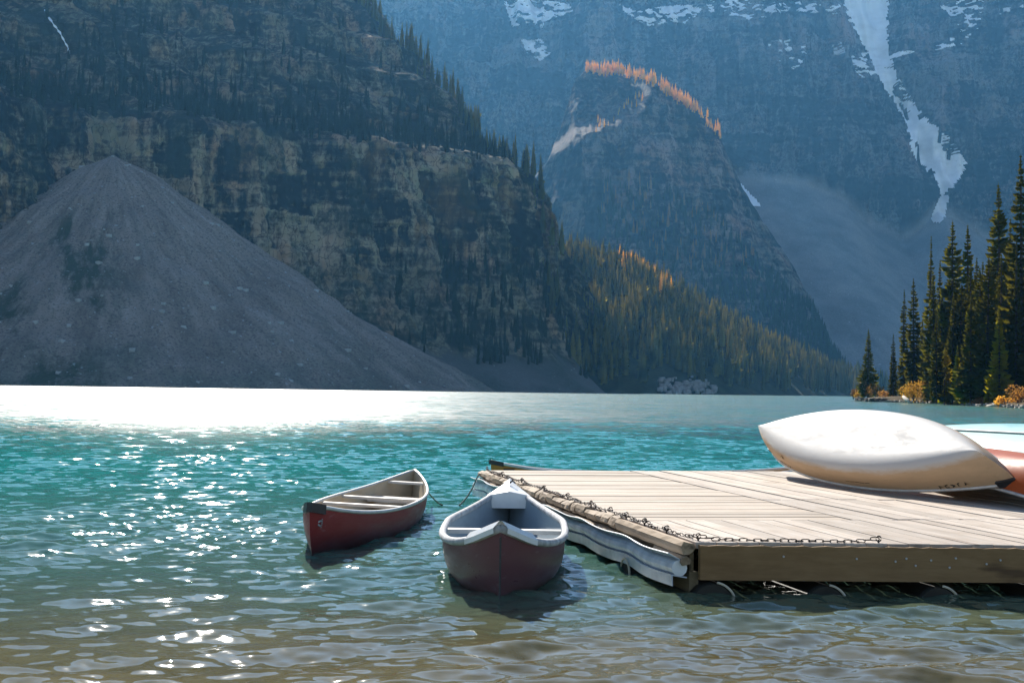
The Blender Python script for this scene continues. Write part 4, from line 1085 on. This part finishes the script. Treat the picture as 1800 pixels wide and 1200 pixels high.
# orange canoe afloat behind the dock
hm = hull_mat('amber_hull', (.52, .19, .02), .35, .15, (.6, .4, .2)); im = hull_mat('amber_liner', (.42, .30, .18), .6, .2)
tip = atz(860, 811, .35)
e, G, hw = canoe('canoe', 'amber orange canoe floating behind the far edge of the dock with black end cap', hm, im, L=4.9, B=.88, D=.30, rise=.17, rake=.04, p=2.3, floor=.165, gr=.02, group='canoes afloat', thwarts=(-.4, .9), caplen=.15, capdrop=.035)
ya = math.atan2(-.06, -1.) ; e.rotation_euler = (0, 0, ya + .19)
e.location = (tip[0] - 2.47 * math.cos(ya + .19), tip[1] - 2.47 * math.sin(ya + .19), -.115)
print_on('badge', [[(-.06, -.02), (.06, -.02), (.07, .035), (-.07, .035)]], G, 2.45 - .22, .345, 1, M_BLACK, e)
print_on('badge', [stroke((-.04, .02), (.04, .02), .008), stroke((-.035, .004), (.035, .004), .008)], G, 2.45 - .22, .345, 1, M_DECAL, e, .005)

# canoes lying on the dock
GR = 'overturned canoes on the dock'
def lay(e, x, y, yaw, pitch, roll, G, zmin=HD + .012, extra=.02):
    M3 = (Matrix.Rotation(yaw, 3, 'Z') @ Matrix.Rotation(pitch, 3, 'Y') @ Matrix.Rotation(roll, 3, 'X'))
    R3 = np.array(M3); zz = (G.reshape(-1, 3) @ R3.T)[:, 2].min() - extra
    e.location = (x, y, zmin - zz); e.rotation_euler = M3.to_euler()
hm = hull_mat('cream_hull', (.76, .54, .335), .5, .28, (.46, .30, .17), .3, ((.75, .72, .68), .060, .110, 1.), .35); im = hull_mat('cream_liner', (.6, .5, .38), .6, .2, trans=.2)  # sunlit white bottom and shaded tan sides are put into the hull colour
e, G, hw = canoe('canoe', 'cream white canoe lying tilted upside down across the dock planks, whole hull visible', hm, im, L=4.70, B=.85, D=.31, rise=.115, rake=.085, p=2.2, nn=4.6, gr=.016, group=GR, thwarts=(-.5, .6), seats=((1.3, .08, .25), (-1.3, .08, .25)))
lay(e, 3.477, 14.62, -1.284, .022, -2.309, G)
LW = 4.70 / 2
print_on('lettering', word('YUKON', .036, .22, .95, 2.2), G, LW - .42, .282, 1, M_INK, e, .003, -1)
print_on('stain', [[(-.05, -.035), (.05, -.03), (.055, .03), (-.045, .035)]], G, -1.25, .13, 1, M_STAIN, e, .002)
print_on('crack', [stroke((-.03, .0), (.0, -.012), .006), stroke((.0, -.012), (.035, .008), .006)], G, -1.25, .135, 1, M_INK2, e, .004)
print_on('scratch', [stroke((k * .09, .004 * math.sin(k * 2.)), (k * .09 + .085, .004 * math.sin(k * 2. + 2)), .006) for k in range(5)], G, .15, .225, 1, M_INK2, e, .003)
print_on('scuff_mark', [stroke((k * .05, .005 * math.sin(k * 3)), (k * .05 + .03, .012 * math.cos(k * 5)), .012) for k in range(9)], G, -1.55, .262, 1, M_INK, e)
hm = hull_mat('orange_hull', (.38, .062, .004), .45, .12, (.5, .2, .1), spec=.25); im = hull_mat('orange_liner', (.4, .25, .15), .6, .2)
e, G, hw = canoe('canoe', 'orange canoe upside down on the dock beneath the raised end of the cream canoe', hm, im, L=4.75, B=.86, D=.27, rise=.15, rake=.12, p=2.2, nn=3.2, gr=.016, group=GR)
lay(e, 4.62, 14.2, -1.57, 0, math.pi, G)
hm = hull_mat('aqua_hull', (.20, .45, .44), .45, .25, (.75, .8, .8)); im = hull_mat('aqua_liner', (.3, .4, .4), .6, .2)
def aqua(label, x, y, yaw, roll, raise_):
    e, G, hw = canoe('canoe', label, hm, im, L=4.9, B=.92, D=.36, rise=.2, rake=.1, p=2.2, nn=3.8, gr=.016, group=GR)
    mb = MB(); mb.tube([(xx, 0, float(np.interp(xx, G[:, G.shape[1] // 2, 0], G[:, G.shape[1] // 2, 2])) - .008) for xx in np.linspace(-2.1, 2.1, 30)], .014, 6); mb.build('keel', M_SIDE_G, e, smooth=True)
    lay(e, x, y, yaw, 0, roll, G, HD + .012 + raise_)
M_SIDE_G = plain('grey_green_keel', (.34, .46, .44), .4, .4, .2, 8)
aqua('pale aqua canoe upside down just beyond the cream canoe, keel strip visible', 5.25, 15.0, -1.25, -2.75, .03)
aqua('aqua canoe farthest along the dock, only a sliver visible at the picture edge', 6.35, 15.6, -1.25, -2.85, .03)

# mooring rope
def rope():
    z0 = .33
    P = [atz(733, 831, .36), atz(740, 846, .30), atz(747, 859, .22), atz(760, 874, .10), atz(770, 884, .03), atz(784, 891, -.02), atz(796, 893, -.03), atz(807, 889, .0), atz(820, 875, .08), atz(831, 857, .19), atz(838, 840, .30), atz(843, 832, .35)]
    P = np.array(P); Ys = P[:, 1].copy()
    P2 = []
    k = np.linspace(0, 1, len(P)); s = np.linspace(0, 1, 44)
    for i in range(3): P2.append(np.interp(s, k, P[:, i]))
    P2 = np.stack(P2, -1)
    for _ in range(2): P2[1:-1] = (P2[:-2] + 2 * P2[1:-1] + P2[2:]) / 4
    mb = MB(); mb.tube(P2, .0085, 6)
    tag(mb.build('mooring_rope', plain('rope', (.30, .27, .22), .9, .1, .3, 60), smooth=True), 'thin slack rope from the red canoe to the dock corner, dipping into the water', 'rope')
rope()

# ------------------------------------------------------------------ haze
def haze():
    mb = MB(); mb.box(-4100, 4100, -260, 4700, -9.5, 1300)
    t = NT('haze_air'); pv = t.n('ShaderNodeVolumePrincipled')
    pv.inputs['Color'].default_value = (*HAZE_COLOR, 1); pv.inputs['Density'].default_value = HAZE_DENSITY; pv.inputs['Anisotropy'].default_value = HAZE_G
    t.lk(pv.outputs[0], t.out.inputs['Volume'])
    tag(mb.build('haze', t.m), kind='stuff')
haze()
